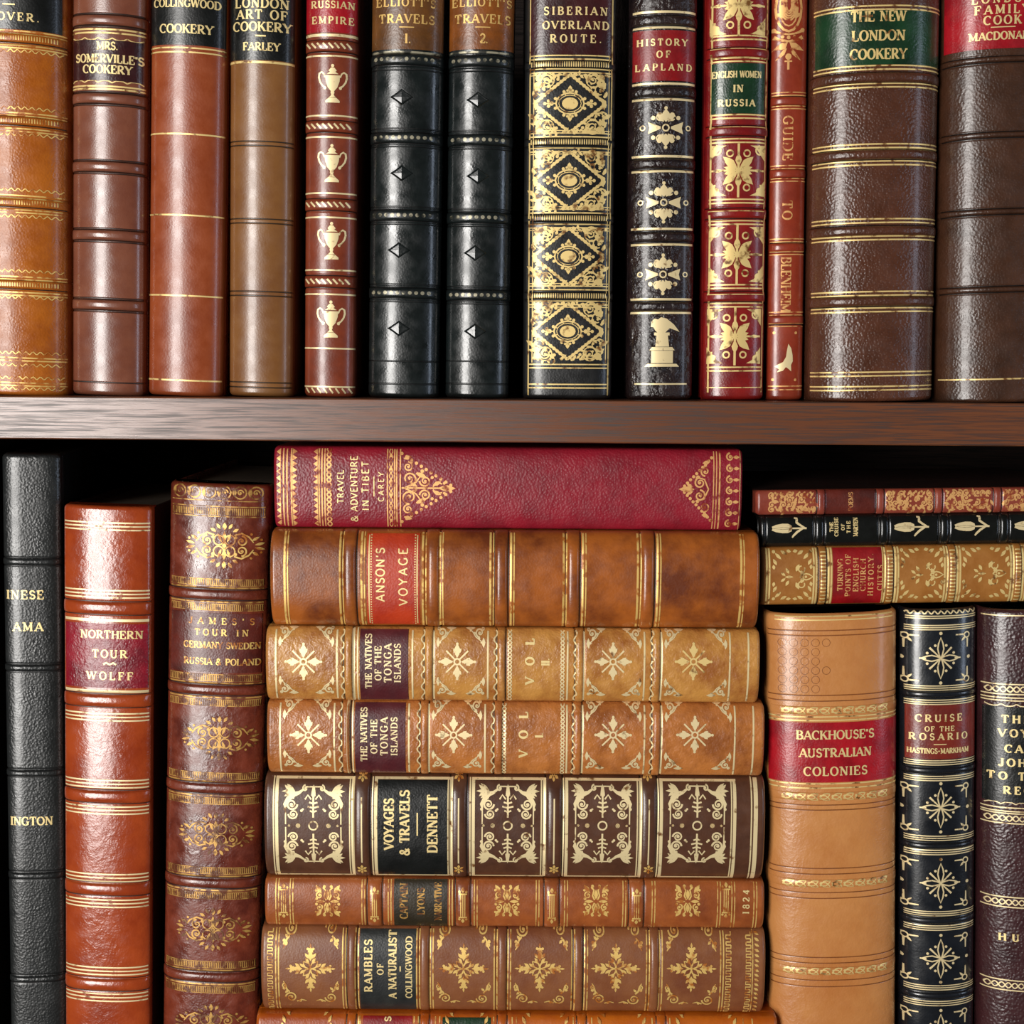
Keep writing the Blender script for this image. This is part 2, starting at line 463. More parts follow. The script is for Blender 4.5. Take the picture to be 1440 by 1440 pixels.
    def row(self, a, fn, step, e=.95, off=0.00018, mat=1, mb=None):
        k = self.hw() * e; n = max(1, int(2 * k / step)); d = Drawer(self, mb or self.spine_mb, 0, self.va(a), off, mat)
        for i in range(n): fn(d, -k + (i + .5) * 2 * k / n, 2 * k / n)
    def hatch(self, a, h, step=3.0, w=1.3, slant=0, e=.95, mb=None, mat=1):
        self.row(a, lambda d, x, s: d.line(x - slant / 2, -h / 2, x + slant / 2, h / 2, w), step, e, mb=mb, mat=mat)
    def wave(self, a, amp, wl, w=1.6, e=.95, mat=1):
        k = self.hw() * e; n = int(2 * k / 1.6); d = self.pen(a, .00018, mat)
        d.stroke([(-k + 2 * k * i / n, amp * math.sin(2 * k * i / n * 2 * math.pi / wl)) for i in range(n + 1)], w)
    def chain(self, a, amp, wl, w=1.6, e=.95, mat=1):
        k = self.hw() * e; n = int(2 * k / 1.6); d = self.pen(a, .00018, mat)
        for sg in (1, -1): d.stroke([(-k + 2 * k * i / n, sg * amp * math.sin(2 * k * i / n * 2 * math.pi / wl)) for i in range(n + 1)], w)
    def zigzag(self, a, h, step, mat=1, up=1, e=.95):
        self.row(a, lambda d, x, s: d.poly([(x - s / 2, -up * h / 2), (x + s / 2, -up * h / 2), (x, up * h / 2)]), step, e, mat=mat)
    def scallop(self, a, h, step, up=1, mat=1):
        self.row(a, lambda d, x, s: d.stroke([(x - s / 2, 0), (x - s * .25, up * h * .8), (x, up * h), (x + s * .25, up * h * .8), (x + s / 2, 0)], 1.5), step, mat=mat)
    def beads(self, a, r, step, mat=1, mb=None):
        self.row(a, lambda d, x, s: d.disc(x, 0, r), step, mat=mat, mb=mb)
    # -- parts
    def band(self, a, w=14, h=0.0011, draw=None, gold=None, crease=True):
        v = self.va(a); hw = w * self.s / 2
        self.bands.append((v, hw, h))
        if crease:
            for sg in (-1, 1): self.grooves.append((v + sg * (hw + .0005), .0006, .00028)); self.todo.append((a + sg * (w / 2 + 1.0), 1.6))
        self.todo.append(('band', a, v, hw, draw, gold))
    def _build_band(self, a, v, hw, draw, gold):
        mb = MB(); us = self.us(); vs = [v + hw * q for q in (-1, -.97, -.9, -.78, -.6, -.4, -.2, 0, .2, .4, .6, .78, .9, .97, 1)]
        self._grid(mb, us, vs, 0.00008, 0, True)
        if draw:
            d = Drawer(self, mb, 0, v, .00018, 1); d.ystep = 1.2; draw(d, mb)
        mb.build('raised_band', [self.leather, gold or self.gold], self.root)
    def us(self, n=28):
        return [self.W / 2 * math.sin(-math.pi / 2 + math.pi * i / n) * .999 for i in range(n + 1)]
    def _grid(self, mb, us, vs, off, mat, band, wrap=False):
        V, Nn, F = [], [], []
        for v in vs:
            if wrap:
                V.append((-self.W / 2 + .0004, self.board_front + .003, v)); Nn.append((-1, 0, 0))
            for u in us: V.append(self.S(u, v, off, band)); Nn.append(self.N(u, v, band))
            if wrap:
                V.append((self.W / 2 - .0004, self.board_front + .003, v)); Nn.append((1, 0, 0))
        c = len(us) + (2 if wrap else 0)
        for j in range(len(vs) - 1):
            for i in range(c - 1): F.append((j * c + i, j * c + i + 1, j * c + c + i + 1, j * c + c + i))
        mb.add(V, Nn, F, mat)
        return V, c
    def label(self, a0, a1, mat, e=.93, gold=None, part='title_label', border=True):
        """a thin leather title label; returns a pen for its lettering"""
        v0, v1 = sorted((self.va(a0), self.va(a1))); mb = MB()
        k = math.asin(e); us = [self.W / 2 * math.sin(-k + 2 * k * i / 24) for i in range(25)]
        n = max(8, int((v1 - v0) / .0012)); vs = [v0 + (v1 - v0) * i / n for i in range(n + 1)]
        self._grid(mb, us, vs, .00026, 0, True)
        for vv, q in ((v0, -1), (v1, 1)):           # turned-down edges
            T = [self.S(u, vv, .00026) for u in us] + [self.S(u, vv, -.0002) for u in us]
            c = len(us); mb.add(T, [(0, 0, q)] * len(T), [(i, i + 1, c + i + 1, c + i) for i in range(c - 1)], 0)
        o = mb.build(part, [mat, gold or self.gold], self.root)
        lm = MB(); d = Drawer(self, lm, 0, (v0 + v1) / 2, .00040, 0)
        d.finish = lambda name='lettering': lm.build(name, [gold or GOLD_TEXT], o)
        d.obj = o
        return d
    def lettering(self, a, gold=None):
        lm = MB(); d = Drawer(self, lm, 0, self.va(a), .0002, 0)
        d.finish = lambda name='lettering': lm.build(name, [gold or GOLD_TEXT], self.root)
        return d
    def orn(self, fn, px, py=None, gold=None, name='gilt_ornament', off=.00018, **kw):
        if py is None: px, py = self.centre(px)
        u, v = self.uv(px, py); mb = MB(); fn(Drawer(self, mb, u, v, off, 0), **kw)
        return mb.build(name, [gold or self.gold], self.root)
    def corrected(self, a): return self.uv(*self.centre(a))
    # -- finish
    def finish(self, label, group, objname=None):
        W, L = self.W, self.L
        for t in self.todo:
            if t[0] == 'band': self._build_band(*t[1:])
            else:
                k = self.hw() * .985; self.pen(t[0], off=.00006, mat=2).stroke([(-k + 2 * k * i / 24, 0) for i in range(25)], t[1])
        vs = {0, L}
        n = int(L / .003)
        for i in range(n + 1): vs.add(L * i / n)
        for i in range(9):
            d = self.cap * (1 - math.cos(math.pi / 2 * i / 8)); vs.add(d); vs.add(L - d)
        for (vc, w, dep) in self.grooves:
            for q in (-2, -1.3, -.9, -.6, -.3, 0, .3, .6, .9, 1.3, 2): vs.add(min(L, max(0, vc + w * q)))
        vs = sorted(vs); us = self.us(36)
        mb = MB(); V, c = self._grid(mb, us, vs, 0, 0, False, wrap=True)
        for row, nz in ((V[:c], -1), (V[-c:], 1)):
            r = row if nz > 0 else row[::-1]
            mb.add(r, [(0, 0, nz)] * c, [tuple(range(c))], 0)
        k = len(mb.v); mb.v += self.spine_mb.v; mb.n += self.spine_mb.n
        mb.f += [tuple(i + k for i in f) for f in self.spine_mb.f]; mb.m += self.spine_mb.m
        mb.build('spine', [self.leather, self.gold, self.dark], self.root)
        t = 0.0021 if W > .018 else .0012
        for nm, s in (('front_board', 1), ('back_board', -1)):
            x0, x1 = sorted((s * (W / 2 - t), s * (W / 2 - .00005)))
            box_obj(nm, x0, x1, self.board_front, self.depth, 0.0006, L - .0006, self.board, self.root, .0006)
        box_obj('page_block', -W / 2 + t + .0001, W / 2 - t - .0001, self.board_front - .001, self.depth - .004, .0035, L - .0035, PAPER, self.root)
        tag(self.root, label, 'book', group)
        return self.root

def upright(xl0, xr0, y0, xl1, xr1, y1, head, foot=None):
    """corner pixels of an upright book measured at two heights, run out to its head and foot"""
    foot = foot or y1
    def X(a, b, y): return a + (b - a) * (y - y0) / (y1 - y0)
    return [(X(xl0, xl1, head), head), (X(xr0, xr1, head), head), (X(xl0, xl1, foot), foot), (X(xr0, xr1, foot), foot)]
SL = math.tan(ROLL)
def lying(xl, xr, yt, yb, x_ref=720, tilt=0.0):
    """corner pixels of a lying book with its head to the left"""
    f = lambda x, y: (x, y + (x - x_ref) * (SL + tilt))
    return [f(xl, yb), f(xl, yt), f(xr, yb), f(xr, yt)]

# ---------------------------------------------------------------- the bookcase
Z_TOP = at(720, 562.0, 0).z          # top face of the middle shelf
Z_UND = at(720, 622.5, 0).z          # its underside
Z_LOW = at(720, 1512.0, 0.012).z     # top face of the shelf below
Z_UP = at(720, -330, 0).z
Z_FLOOR = -0.95
SHELF_WOOD = wood('shelf_oak', (120, 70, 42), (88, 49, 28), .31, .9, .12)
CASE_WOOD = wood('case_wood', (46, 28, 20), (32, 20, 14), .6)
case = bpy.data.objects.new('bookcase', None); COL.objects.link(case)
case.location = (0, 0.13, Z_FLOOR); case.empty_display_size = .05
def case_box(nm, x0, x1, y0, y1, z0, z1, mat, bev=.0006):
    return box_obj(nm, x0, x1, y0 - .13, y1 - .13, z0 - Z_FLOOR, z1 - Z_FLOOR, mat, case, bev)
XL, XS = -0.268, 0.50
case_box('shelf', XL, XS, 0, .255, Z_UND, Z_TOP, SHELF_WOOD, .0008)
case_box('shelf', XL, XS, 0, .255, Z_LOW - .021, Z_LOW, SHELF_WOOD, .0008)
case_box('shelf', XL, XS, 0, .255, Z_UP, Z_UP + .021, SHELF_WOOD, .0008)
case_box('back_panel', XL, XS, .2552, .265, Z_FLOOR, Z_UP + .021, CASE_WOOD)
case_box('side_panel', XL - .022, XL - .0002, -.004, .265, Z_FLOOR, Z_UP + .03, CASE_WOOD)  # unseen left side, set close in to block light from the gap
case_box('side_panel', XS + .0002, XS + .022, -.004, .265, Z_FLOOR, Z_UP + .03, CASE_WOOD)
tag(case, 'dark brown wooden bookcase with a thick oak shelf full of leather books', 'bookcase')

# ---------------------------------------------------------------- label leathers
LB_BLACK = leather('black_label', (20, 22, 21), (14, 15, 15), rough=.33, grain=.12, coat=.3)
LB_GREEN = leather('green_label', (26, 62, 36), (18, 44, 26), rough=.30, grain=.15, coat=.3)
LB_RED = leather('red_label', (176, 22, 34), (140, 14, 26), rough=.34, grain=.15, coat=.25)
LB_CRIM = leather('crimson_label', (150, 24, 42), (112, 14, 30), rough=.36, grain=.3, coat=.25, lump=.25)
LB_DARKRED = leather('dark_red_label', (150, 18, 22), (116, 10, 16), rough=.38, grain=.12, coat=.2)
LB_MAROON = leather('maroon_label', (92, 36, 40), (70, 24, 30), rough=.36, grain=.12, coat=.2)
LB_WINE = leather('wine_label', (66, 26, 28), (46, 18, 20), rough=.3, grain=.12, coat=.3)
LB_ORANGE = leather('orange_red_label', (196, 62, 26), (170, 44, 22), rough=.42, grain=.15, coat=.15)
LB_BROWN = leather('brown_label', (112, 70, 30), (84, 52, 24), rough=.34, grain=.12, coat=.25)
LB_AMBER = leather('amber_brown_label', (142, 78, 26), (102, 56, 20), rough=.34, grain=.12, coat=.25)
LB_OLIVE = leather('dark_olive_label', (52, 42, 24), (36, 30, 18), rough=.4, grain=.12, coat=.15)
LB_SLATE = leather('slate_black_label', (44, 46, 44), (30, 32, 32), rough=.4, grain=.12, coat=.2)
LB_RUST = leather('rust_label', (132, 44, 30), (104, 32, 24), rough=.34, grain=.12, coat=.25)
LB_BURN = leather('burnt_brown_label', (98, 36, 26), (72, 26, 20), rough=.36, grain=.15, coat=.2)

def bk(name, c1, c2=None, dk=None, **kw):
    def rich(c):                     # a touch more saturated
        g = sum(c) / 3; return tuple(max(0, (g + (x - g) * 1.06) * .97) for x in c)
    c1 = rich(c1); c2 = rich(c2) if c2 else None
    dk = dk or tuple(x * .36 for x in c1)
    return (leather(name, c1, c2, **kw), leather(name + '_tooled_line', dk, tuple(x * .8 for x in dk), grain=.05, rough=.4))

# ---------------------------------------------------------------- ornaments (photo pixels)
def o_urn(d):
    d.disc(0, 23.5, 2.2); d.poly([(-2.2, 21), (2.2, 21), (5.5, 17), (3.6, 15.5), (8, 12.6), (-8, 12.6), (-3.6, 15.5), (-5.5, 17)])
    d.poly([(-10, 11), (10, 11), (9.2, 3), (6.4, -5), (2.2, -10), (-2.2, -10), (-6.4, -5), (-9.2, 3)])
    d.poly([(-2.2, -10), (2.2, -10), (2.6, -12.5), (1.6, -14), (2.4, -16), (4.6, -18), (-4.6, -18), (-2.4, -16), (-1.6, -14), (-2.6, -12.5)])
    d.poly([(-5, -18.6), (5, -18.6), (9.5, -22.5), (9.5, -25), (-9.5, -25), (-9.5, -22.5)])
    for s in (-1, 1):
        d.stroke([(s * 10, 8), (s * 12, 13), (s * 15, 15), (s * 18, 13), (s * 18.6, 8), (s * 17, 2), (s * 13.5, -3), (s * 9, -6)], [1.8, 2, 2.4, 2.6, 2.6, 2.4, 2.2, 3])
        d.disc(s * 10.4, -6, 2)

def o_medallion(d):
    d.ring(0, 0, 19, 2.2, 14); d.ring(0, 0, 15.2, 1.0, 11)
    d.poly([(11 * math.cos(i * math.pi / 8), 8 * math.sin(i * math.pi / 8)) for i in range(16)])
    for i in range(8):
        a = i * math.pi / 4 + math.pi / 8; d.disc(21.5 * math.cos(a), 16.6 * math.sin(a), 2.2)
        d.line(15 * math.cos(a), 11 * math.sin(a), 20 * math.cos(a), 15 * math.sin(a), 1.3)
    for s in (-1, 1):
        d.line(s * 19, 0, s * 32, 0, 1.6); d.disc(s * 34, 0, 2.3); d.disc(s * 29, 3.4, 2.4); d.disc(s * 29, -3.4, 2.4); d.disc(s * 25, 0, 3)
        d.petal(0, s * 15, 90 * s, 9, 6); d.disc(0, s * 17, 2.4)
        for q in (-1, 1): d.disc(q * 3.6, s * 17, 1.7)

def o_corner_lace(d, w=110, h=80, rx=49, ry=36):
    """dense gold lace filling the corners round a plain lozenge"""
    R = random.Random(3); n = 22
    for i in range(4 * n):
        q, t = i // n, (i % n + .5) / n
        x, y = [(rx * (1 - t), ry * t), (-rx * t, ry * (1 - t)), (-rx * (1 - t), -ry * t), (rx * t, -ry * (1 - t))][q]
        d.disc(x * 1.035, y * 1.035, 2.5 if i % 2 else 1.8)
    for i in range(-9, 10):
        for j in range(-7, 8):
            x, y = i * 5.8 + R.uniform(-1, 1), j * 5.4 + R.uniform(-1, 1)
            if abs(x) / rx + abs(y) / ry > 1.12 and abs(x) < w / 2 - 1 and abs(y) < h / 2 - 1:
                if R.random() < .5: d.disc(x, y, R.uniform(1.5, 2.4))
                else: d.petal(x, y, R.random() * 360, 7, 3.6)
    for sx in (-1, 1):
        for sy in (-1, 1):
            d.spiral(sx * 31, sy * (h / 2 - 9), 7.4, 0 if sx > 0 else 180, sx * sy * 1.6, 1.9)
            d.ring(sx * 31, sy * (h / 2 - 9), 9.4, 1.5)
            d.disc(sx * 42, sy * (h / 2 - 6), 5.2); d.disc(sx * 45, sy * (h / 2 - 15), 3.8); d.disc(sx * 41, sy * (h / 2 - 15), 2.6)
            d.petal(sx * 46, sy * 20, 90 + 55 * sx * sy, 13, 6); d.petal(sx * 47, sy * 8, 90 - sx * sy * 20, 10, 5); d.disc(sx * 47, sy * 3, 2.4)
            d.petal(sx * 18, sy * (h / 2 - 2), -sy * 40 if sx > 0 else 180 + sy * 40, 10, 5); d.disc(sx * 8, sy * (h / 2 - 2), 2.2)
            d.arc(sx * 40, sy * (h / 2 - 22), 6, 0, 300, 1.5)

def o_fleuron(d):
    for s in (-1, 1):
        d.disc(0, s * 26, 2.4); d.petal(0, s * 22, 90 * s + 180, 6, 4)
        d.petal(0, s * 8, 90 * s, 17, 12)
        for q in (-1, 1):
            d.disc(q * 8.5, s * 17, 3.4); d.petal(q * 3, s * 8, 90 * s - q * s * 38, 14, 7); d.arc(q * 8, s * 14, 4.4, 0, 330, 1.6)
            d.disc(q * 17, s * 13, 3.0)
        d.poly([(s * 7, -1.5), (s * 24, -8), (s * 22, 0), (s * 24, 8), (s * 7, 1.5)])
        d.ring(s * 31, 0, 3.0, 1.6)
    d.ring(0, 0, 4.2, 2)

def o_bird(d):
    d.poly([(-24, -33), (24, -33), (20, -29), (-20, -29)])
    d.poly([(-15, -28), (15, -28), (15, -11), (-15, -11)]); d.poly([(-17.5, -10.4), (17.5, -10.4), (14, -6), (-14, -6)])
    d.poly([(-9.5, -5.4), (9.5, -5.4), (7.6, 10), (-8, 10)]); d.poly([(-11, 10), (10, 10), (10, 14), (-11, 14)])
    d.poly([(-16, 22), (-12, 21), (-10, 17), (-5, 12), (4, 14), (10, 20), (24, 15), (16, 25), (6, 33), (-2, 35), (-6, 32), (-11, 33), (-15, 29)])

def o_floral_panel(d, h=82):
    k = h / 82.0
    d.line(0, -41 * k, 0, 41 * k, 3.2)
    for s in (-1, 1):
        d.petal(0, s * 6, 90 * s, 17, 9); d.line(s * 14, 0, s * 36, 0, 2.6); d.petal(s * 20, 0, 0 if s > 0 else 180, 15, 4.5)
        for q in (-1, 1):
            d.petal(q * 2, s * 2, 90 * s - q * s * 48, 25, 11); d.petal(q * 3, 0, 90 * s - q * s * 74, 17, 7)
            d.ring(q * 11.5, s * 26 * k, 4.2, 2.2)
            d.spiral(q * 30, s * 30 * k, 7, 90, q * s * 1.4, 2.2)
            d.poly([(q * 37, s * 39 * k), (q * 16, s * 38 * k), (q * 24, s * 34 * k), (q * 30, s * 25 * k), (q * 37, s * 15 * k)])
    d.disc(0, 0, 4)

def o_crest(d):
    """round medallion over a spray of leaves"""
    d.ring(0, 26, 17, 3.2, 30); d.ring(0, 26, 12, 2.0, 23)
    for i in range(5): d.arc(0, 34, 4 + i * 2.0, 190, 350, 2.2, 12 + i * 3)
    for s in (-1, 1):
        d.petal(s * 4, 45, 90 - s * 18, 14, 8); d.petal(s * 3, 28, 90 - s * 20, 16, 7); d.petal(s * 6, 14, 90 - s * 60, 12, 6)
        d.stroke([(s * 19, -2), (s * 14, -5), (s * 8, -7), (0, -8)], [4.5, 3, 2.4, 2.2]); d.stroke([(s * 19, -11), (s * 12, -15), (0, -17)], [5.5, 3.4, 2.6])
        d.disc(s * 19, -2, 3); d.disc(s * 8, -11, 2.4)
        d.poly([(s * 1, -18), (s * 9, -19), (s * 14, -22), (s * 21, -29), (s * 12, -28), (s * 4, -27)])
        d.poly([(s * 2, -26), (s * 7, -28), (s * 10, -32), (s * 17, -42), (s * 10, -38), (s * 5, -34)])
    d.disc(0, -37, 4.2); d.line(-5, -43, 5, -43, 2); d.line(0, -40, 0, -54, 3); d.disc(0, -12, 2.6)

def o_wing(d):
    d.poly([(3, 20), (7, 14), (9, 5), (9.5, -4), (7, -9), (7.5, -18), (3, -14), (0, -12), (-4, -17), (-12, -19), (-9, -15), (-15, -11), (-10, -8), (-4, -5), (0, 2), (1, 10)])
def o_dot(d, r=2.0): d.disc(0, 0, r)

def o_lace_triangle(d, L=76, H=96):
    """pointing towards the foot (b-); base at b = 0"""
    hh = H / 2
    for s in (-1, 1):
        n = 11
        for i in range(n): t = i / n; d.disc(s * hh * (1 - t), -L * t, 2.4)
        d.spiral(s * 13, -11, 10, 180, s * 1.7, 2.3); d.spiral(s * 30, -9, 7, 0, -s * 1.5, 2.1); d.spiral(s * 10, -33, 8, 90, s * 1.6, 2.2)
        d.petal(s * 41, -3, -90 + s * 15, 12, 6); d.petal(s * 21, -20, -90 - s * 20, 16, 7); d.petal(s * 4, -44, -90 + s * 25, 13, 6)
        d.stroke([(0, -4), (s * 8, -20), (s * 16, -26), (s * 22, -22)], 2); d.petal(s * 2, -22, 90 - s * 30, 12, 5)
        d.stroke([(s * 2, -44), (s * 8, -50), (s * 6, -57)], 2)
        d.disc(s * 24, -29, 2.6); d.disc(s * 15, -43, 2.3); d.disc(s * 36, -14, 2.2); d.disc(s * 7, -60, 2)
    d.petal(0, -52, -90, 24, 9); d.line(0, 0, 0, -60, 2.2)
def o_lace_triangle_short(d): 
    hh = 44
    for s in (-1, 1):
        for i in range(10): t = i / 10; d.disc(s * hh * (1 - t), 42 * t, 2.3)
        d.spiral(s * 9, 16, 8, 0, s * 1.5, 2.3); d.spiral(s * 25, 9, 6.5, 180, -s * 1.4, 2.1); d.petal(s * 38, 3, 90 + s * 10, 10, 6)
        d.stroke([(0, 4), (s * 14, 10), (s * 17, 22)], 2); d.disc(s * 17, 19, 2.6); d.disc(s * 33, 9, 2.2); d.petal(s * 3, 26, 90 - s * 25, 10, 5)
    d.petal(0, 24, 90, 22, 8)

def o_flower(d):
    d.ring(0, 0, 4.2, 2.4)
    for i in range(4):
        a = 90 * i; c, s = math.cos(math.radians(a)), math.sin(math.radians(a))
        d.petal(c * 6, s * 6, a, 20, 9); d.petal(c * 12, s * 12, a + 42, 9, 5.5); d.petal(c * 12, s * 12, a - 42, 9, 5.5); d.disc(c * 25, s * 25, 2.0)
        a += 45; c, s = math.cos(math.radians(a)), math.sin(math.radians(a)); d.line(c * 5, s * 5, c * 22, s * 22, 2.3)
def o_corner_scroll(d, sx=1, sy=1, k=1.0):
    """lacy triangle pressed into a corner, (0, 0) the corner, opening to +a, +b before the signs"""
    q = lambda x, y: (sx * x * k, sy * y * k)
    d.spiral(*q(9, 9), 6.5 * k, 0 if sx > 0 else 180, sx * sy * 1.4, 2.1)
    d.petal(*q(3, 16), (90 if sy > 0 else -90), 15 * k, 5.5 * k); d.petal(*q(16, 3), (0 if sx > 0 else 180), 15 * k, 5.5 * k)
    d.disc(*q(4, 4), 2.6 * k); d.disc(*q(17, 10), 2.0 * k); d.disc(*q(10, 17), 2.0 * k); d.disc(*q(23, 6), 1.8 * k); d.disc(*q(6, 23), 1.8 * k)
    d.stroke([q(2, 27), q(8, 20), q(15, 15), q(20, 8), q(27, 2)], 1.4)

def o_dennett(d, w=105, h=122):
    """rows run along a (up in a lying book), b is along the spine: w along b, h along a"""
    A, B = h / 2, w / 2
    T = lambda a, b: (a, b)
    d.ring(0, 0, 6.2, 2.2)
    for s in (-1, 1):
        # sprig above and below the ring
        d.line(s * 12, 0, s * 48, 0, 2.6)
        for a, wd in ((20, 5), (26, 8), (32, 6)): d.stroke([(s * (a + 2), -wd), (s * a, 0), (s * (a + 2), wd)], 2.4)
        d.petal(s * 38, 0, 0 if s > 0 else 180, 20, 6)
        for q in (-1, 1):
            d.stroke([(s * 38, q * 3), (s * 44, q * 8), (s * 38, q * 12)], 2.2)
            d.petal(s * 54, q * 2, (q * 24 if s > 0 else 180 - q * 24) + 180, 13, 4)
            d.disc(0, s * 22, 3.4); d.disc(0, s * 35, 1.8); d.disc(s * 22, q * 17, 1.9); d.disc(s * -24, q * 15, 1.6)
            # scrolls down the sides
            d.spiral(s * 17, q * (B - 20), 7.2, 90 * q, s * q * 1.7, 2.3); d.spiral(s * 31, q * (B - 18), 8, -90 * q, -s * q * 1.7, 2.5)
            d.stroke([(s * (A - 10), q * 14), (s * (A - 15), q * 21), (s * (A - 17), q * 28), (s * (A - 23), q * (B - 13)), (s * (A - 31), q * (B - 8)), (s * 24, q * (B - 9))], [2.4, 4.5, 7, 7, 5, 2])
            d.spiral(s * (A - 9), q * 12, 4.2, 0, s * q * 1.2, 2)
            for t in (-38, 0, 38):        # frond in the corner
                d.petal(s * (A - 13), q * 27, math.degrees(math.atan2(q * math.cos(math.radians(t)), s * math.sin(math.radians(t)))), 19 if t == 0 else 16, 5)
            d.petal(s * (A - 12), q * 34, math.degrees(math.atan2(q * .75, s * .66)), 11, 4); d.petal(s * (A - 14), q * 34, math.degrees(math.atan2(q * .8, -s * .6)), 10, 4)
            d.disc(s * (A - 22), q * 29, 1.6)
            d.line(s * 2, q * (B - 9), s * 23, q * (B - 9), 1.8); d.disc(s * 24, q * (B - 8), 2.2)
        d.line(s * (A - 7), -12, s * (A - 7), 12, 1.8)
def o_rosette(d):
    for i in range(6): d.petal(2 * math.cos(i * 1.047), 2 * math.sin(i * 1.047), 60 * i, 6, 4)
    d.disc(0, 0, 2)

def o_leaf_square(d):
    for s in (-1, 1):
        for q in (-1, 1):
            d.petal(s * 12, q * 9, math.degrees(math.atan2(q * 9, s * 12)), 14, 6.5); d.spiral(s * 9, q * 12, 5, 0, s * q * 1.3, 2.0)
            d.stroke([(s * 2, q * 2), (s * 8, q * 5), (s * 16, q * 3), (s * 20, q * 7)], 2.2); d.disc(s * 21, q * 5, 2.2); d.disc(s * 4, q * 16, 2.2); d.disc(s * 16, q * 17, 1.8)
        d.petal(s * 3, 0, 0 if s > 0 else 180, 14, 6); d.petal(0, s * 4, 90 * s, 13, 5)
def o_band_bar(d, mb=None):
    k = 17
    for b in (-3, 0, 3): d.line(-k, b, k, b, 1.3)
    for s in (-1, 1):
        d.line(s * k, -6, s * k, 6, 2); d.petal(s * (k + 2), 0, 0 if s > 0 else 180, 7, 5); d.disc(s * (k + 3), 5, 1.8); d.disc(s * (k + 3), -5, 1.8)

def o_cross(d):
    for i in range(4):
        a = 90 * i; c, s = math.cos(math.radians(a)), math.sin(math.radians(a))
        P = lambda r, t: (c * r - s * t, s * r + c * t)
        d.petal(*P(12, 0), a, 16, 7)
        for q in (-1, 1):
            d.petal(*P(15, q * 2), a + q * 38, 10, 4.6); d.petal(*P(9, q * 2), a + q * 40, 9, 4.2); d.disc(*P(29, q * 4), 2)
        d.poly([P(24, -4), P(24, 4), P(30, 3), P(30, -3)]); d.petal(*P(29, 0), a, 8, 3)
        a += 45; d.petal(0, 0, a, 15, 8, hollow=2.2)
    d.disc(0, 0, 2.4)
def o_corner_vine(d, sx=1, sy=1):
    q = lambda x, y: (sx * x, sy * y)
    d.spiral(*q(10, 14), 8.5, 90, sx * sy * 1.6, 2.2); d.stroke([q(3, 22), q(6, 29), q(4, 36)], [2.5, 2.2, 1.2])
    d.stroke([q(19, 12), q(23, 8), q(31, 6), q(36, 3)], [2.5, 2.5, 2.2, 1.3]); d.disc(*q(25, 4), 2.4); d.disc(*q(4, 27), 2.3); d.petal(*q(22, 10), 45 if sx * sy > 0 else 135, 7, 4)
    d.spiral(*q(29, 5), 4, 0, -sx * sy * 1.2, 1.7)

def o_baroque(d, k=1.0):
    for s in (-1, 1):
        d.petal(0, s * 4, 90 * s, 17, 6); d.petal(0, s * 22, 90 * s, 11, 6)
        for q in (-1, 1):
            d.petal(q * 6, s * 24, 90 * s - q * s * 35, 9, 4.5); d.petal(q * 12, s * 20, 90 * s - q * s * 60, 9, 4.5); d.petal(q * 4, s * 5, 90 * s - q * s * 22, 14, 4)
            d.arc(q * 8, s * 8, 7, 0, 360, 1.8); d.spiral(q * 24, s * 7, 7.5, 90 * s, -q * s * 1.4, 2.2)
            d.stroke([(q * 14, s * 15), (q * 24, s * 18), (q * 34, s * 13), (q * 40, s * 5)], [2, 2.4, 2.2, 1.4]); d.disc(q * 16, s * 12, 2.2)
            d.petal(q * 38, s * 8, (30 if q > 0 else 150) * s, 11, 4.5); d.petal(q * 42, s * 2, (12 if q > 0 else 168) * s, 13, 4.5); d.disc(q * 37, s * 17, 1.8); d.disc(q * 50, s * 9, 1.7)
    d.disc(0, 0, 3); d.line(0, -20, 0, 20, 1.6)

def o_sprig(d):
    """lozenge of leaves, pointing to the foot"""
    for s in (-1, 1):
        d.petal(s * 8, -2, 90 - s * 115, 11, 6); d.petal(s * 9, -9, 90 - s * 65 - 180, 10, 6); d.arc(s * 11, -10, 4.4, 0, 300, 1.8)
        d.petal(s * 5, 8, 90 - s * 60, 9, 4.5); d.petal(s * 2, 13, 90 - s * 35, 8, 4)
    d.petal(0, -8, -90, 18, 9, hollow=2.0); d.petal(0, 2, 90, 12, 4); d.disc(0, -16, 1.8)
def o_leaf_corner(d, sx=1, sy=1):
    q = lambda x, y: (sx * x, sy * y)
    for (x, y, a, l) in ((3, 14, 60, 10), (14, 3, 30, 10), (6, 6, 45, 12), (3, 22, 80, 7), (22, 3, 10, 7)):
        d.petal(*q(x, y), math.degrees(math.atan2(sy * math.sin(math.radians(a)), sx * math.cos(math.radians(a)))), l, 4.6)
    d.disc(*q(4, 4), 2.4); d.disc(*q(12, 12), 1.8)

def o_filigree(d, w=70, h=24, seed=1):
    R = random.Random(seed)
    nx = int(w / 8)
    for i in range(nx):
        for j in range(4):
            b = -w / 2 + (i + .5) * w / nx; a = -h / 2 + (j + .5) * h / 4
            t = R.random()
            if t < .45: d.spiral(a, b, 4.6, R.random() * 360, R.choice((-1.3, 1.3)), 1.8)
            else: d.petal(a - 3, b - 2, R.random() * 360, 10, 4.2); d.disc(a + 3, b + 3, 1.7)
    for s in (-1, 1):
        for i in range(int(w / 7)): d.petal(s * (h / 2), -w / 2 + i * 7 + 3, 90 + s * 50, 7, 3.2)

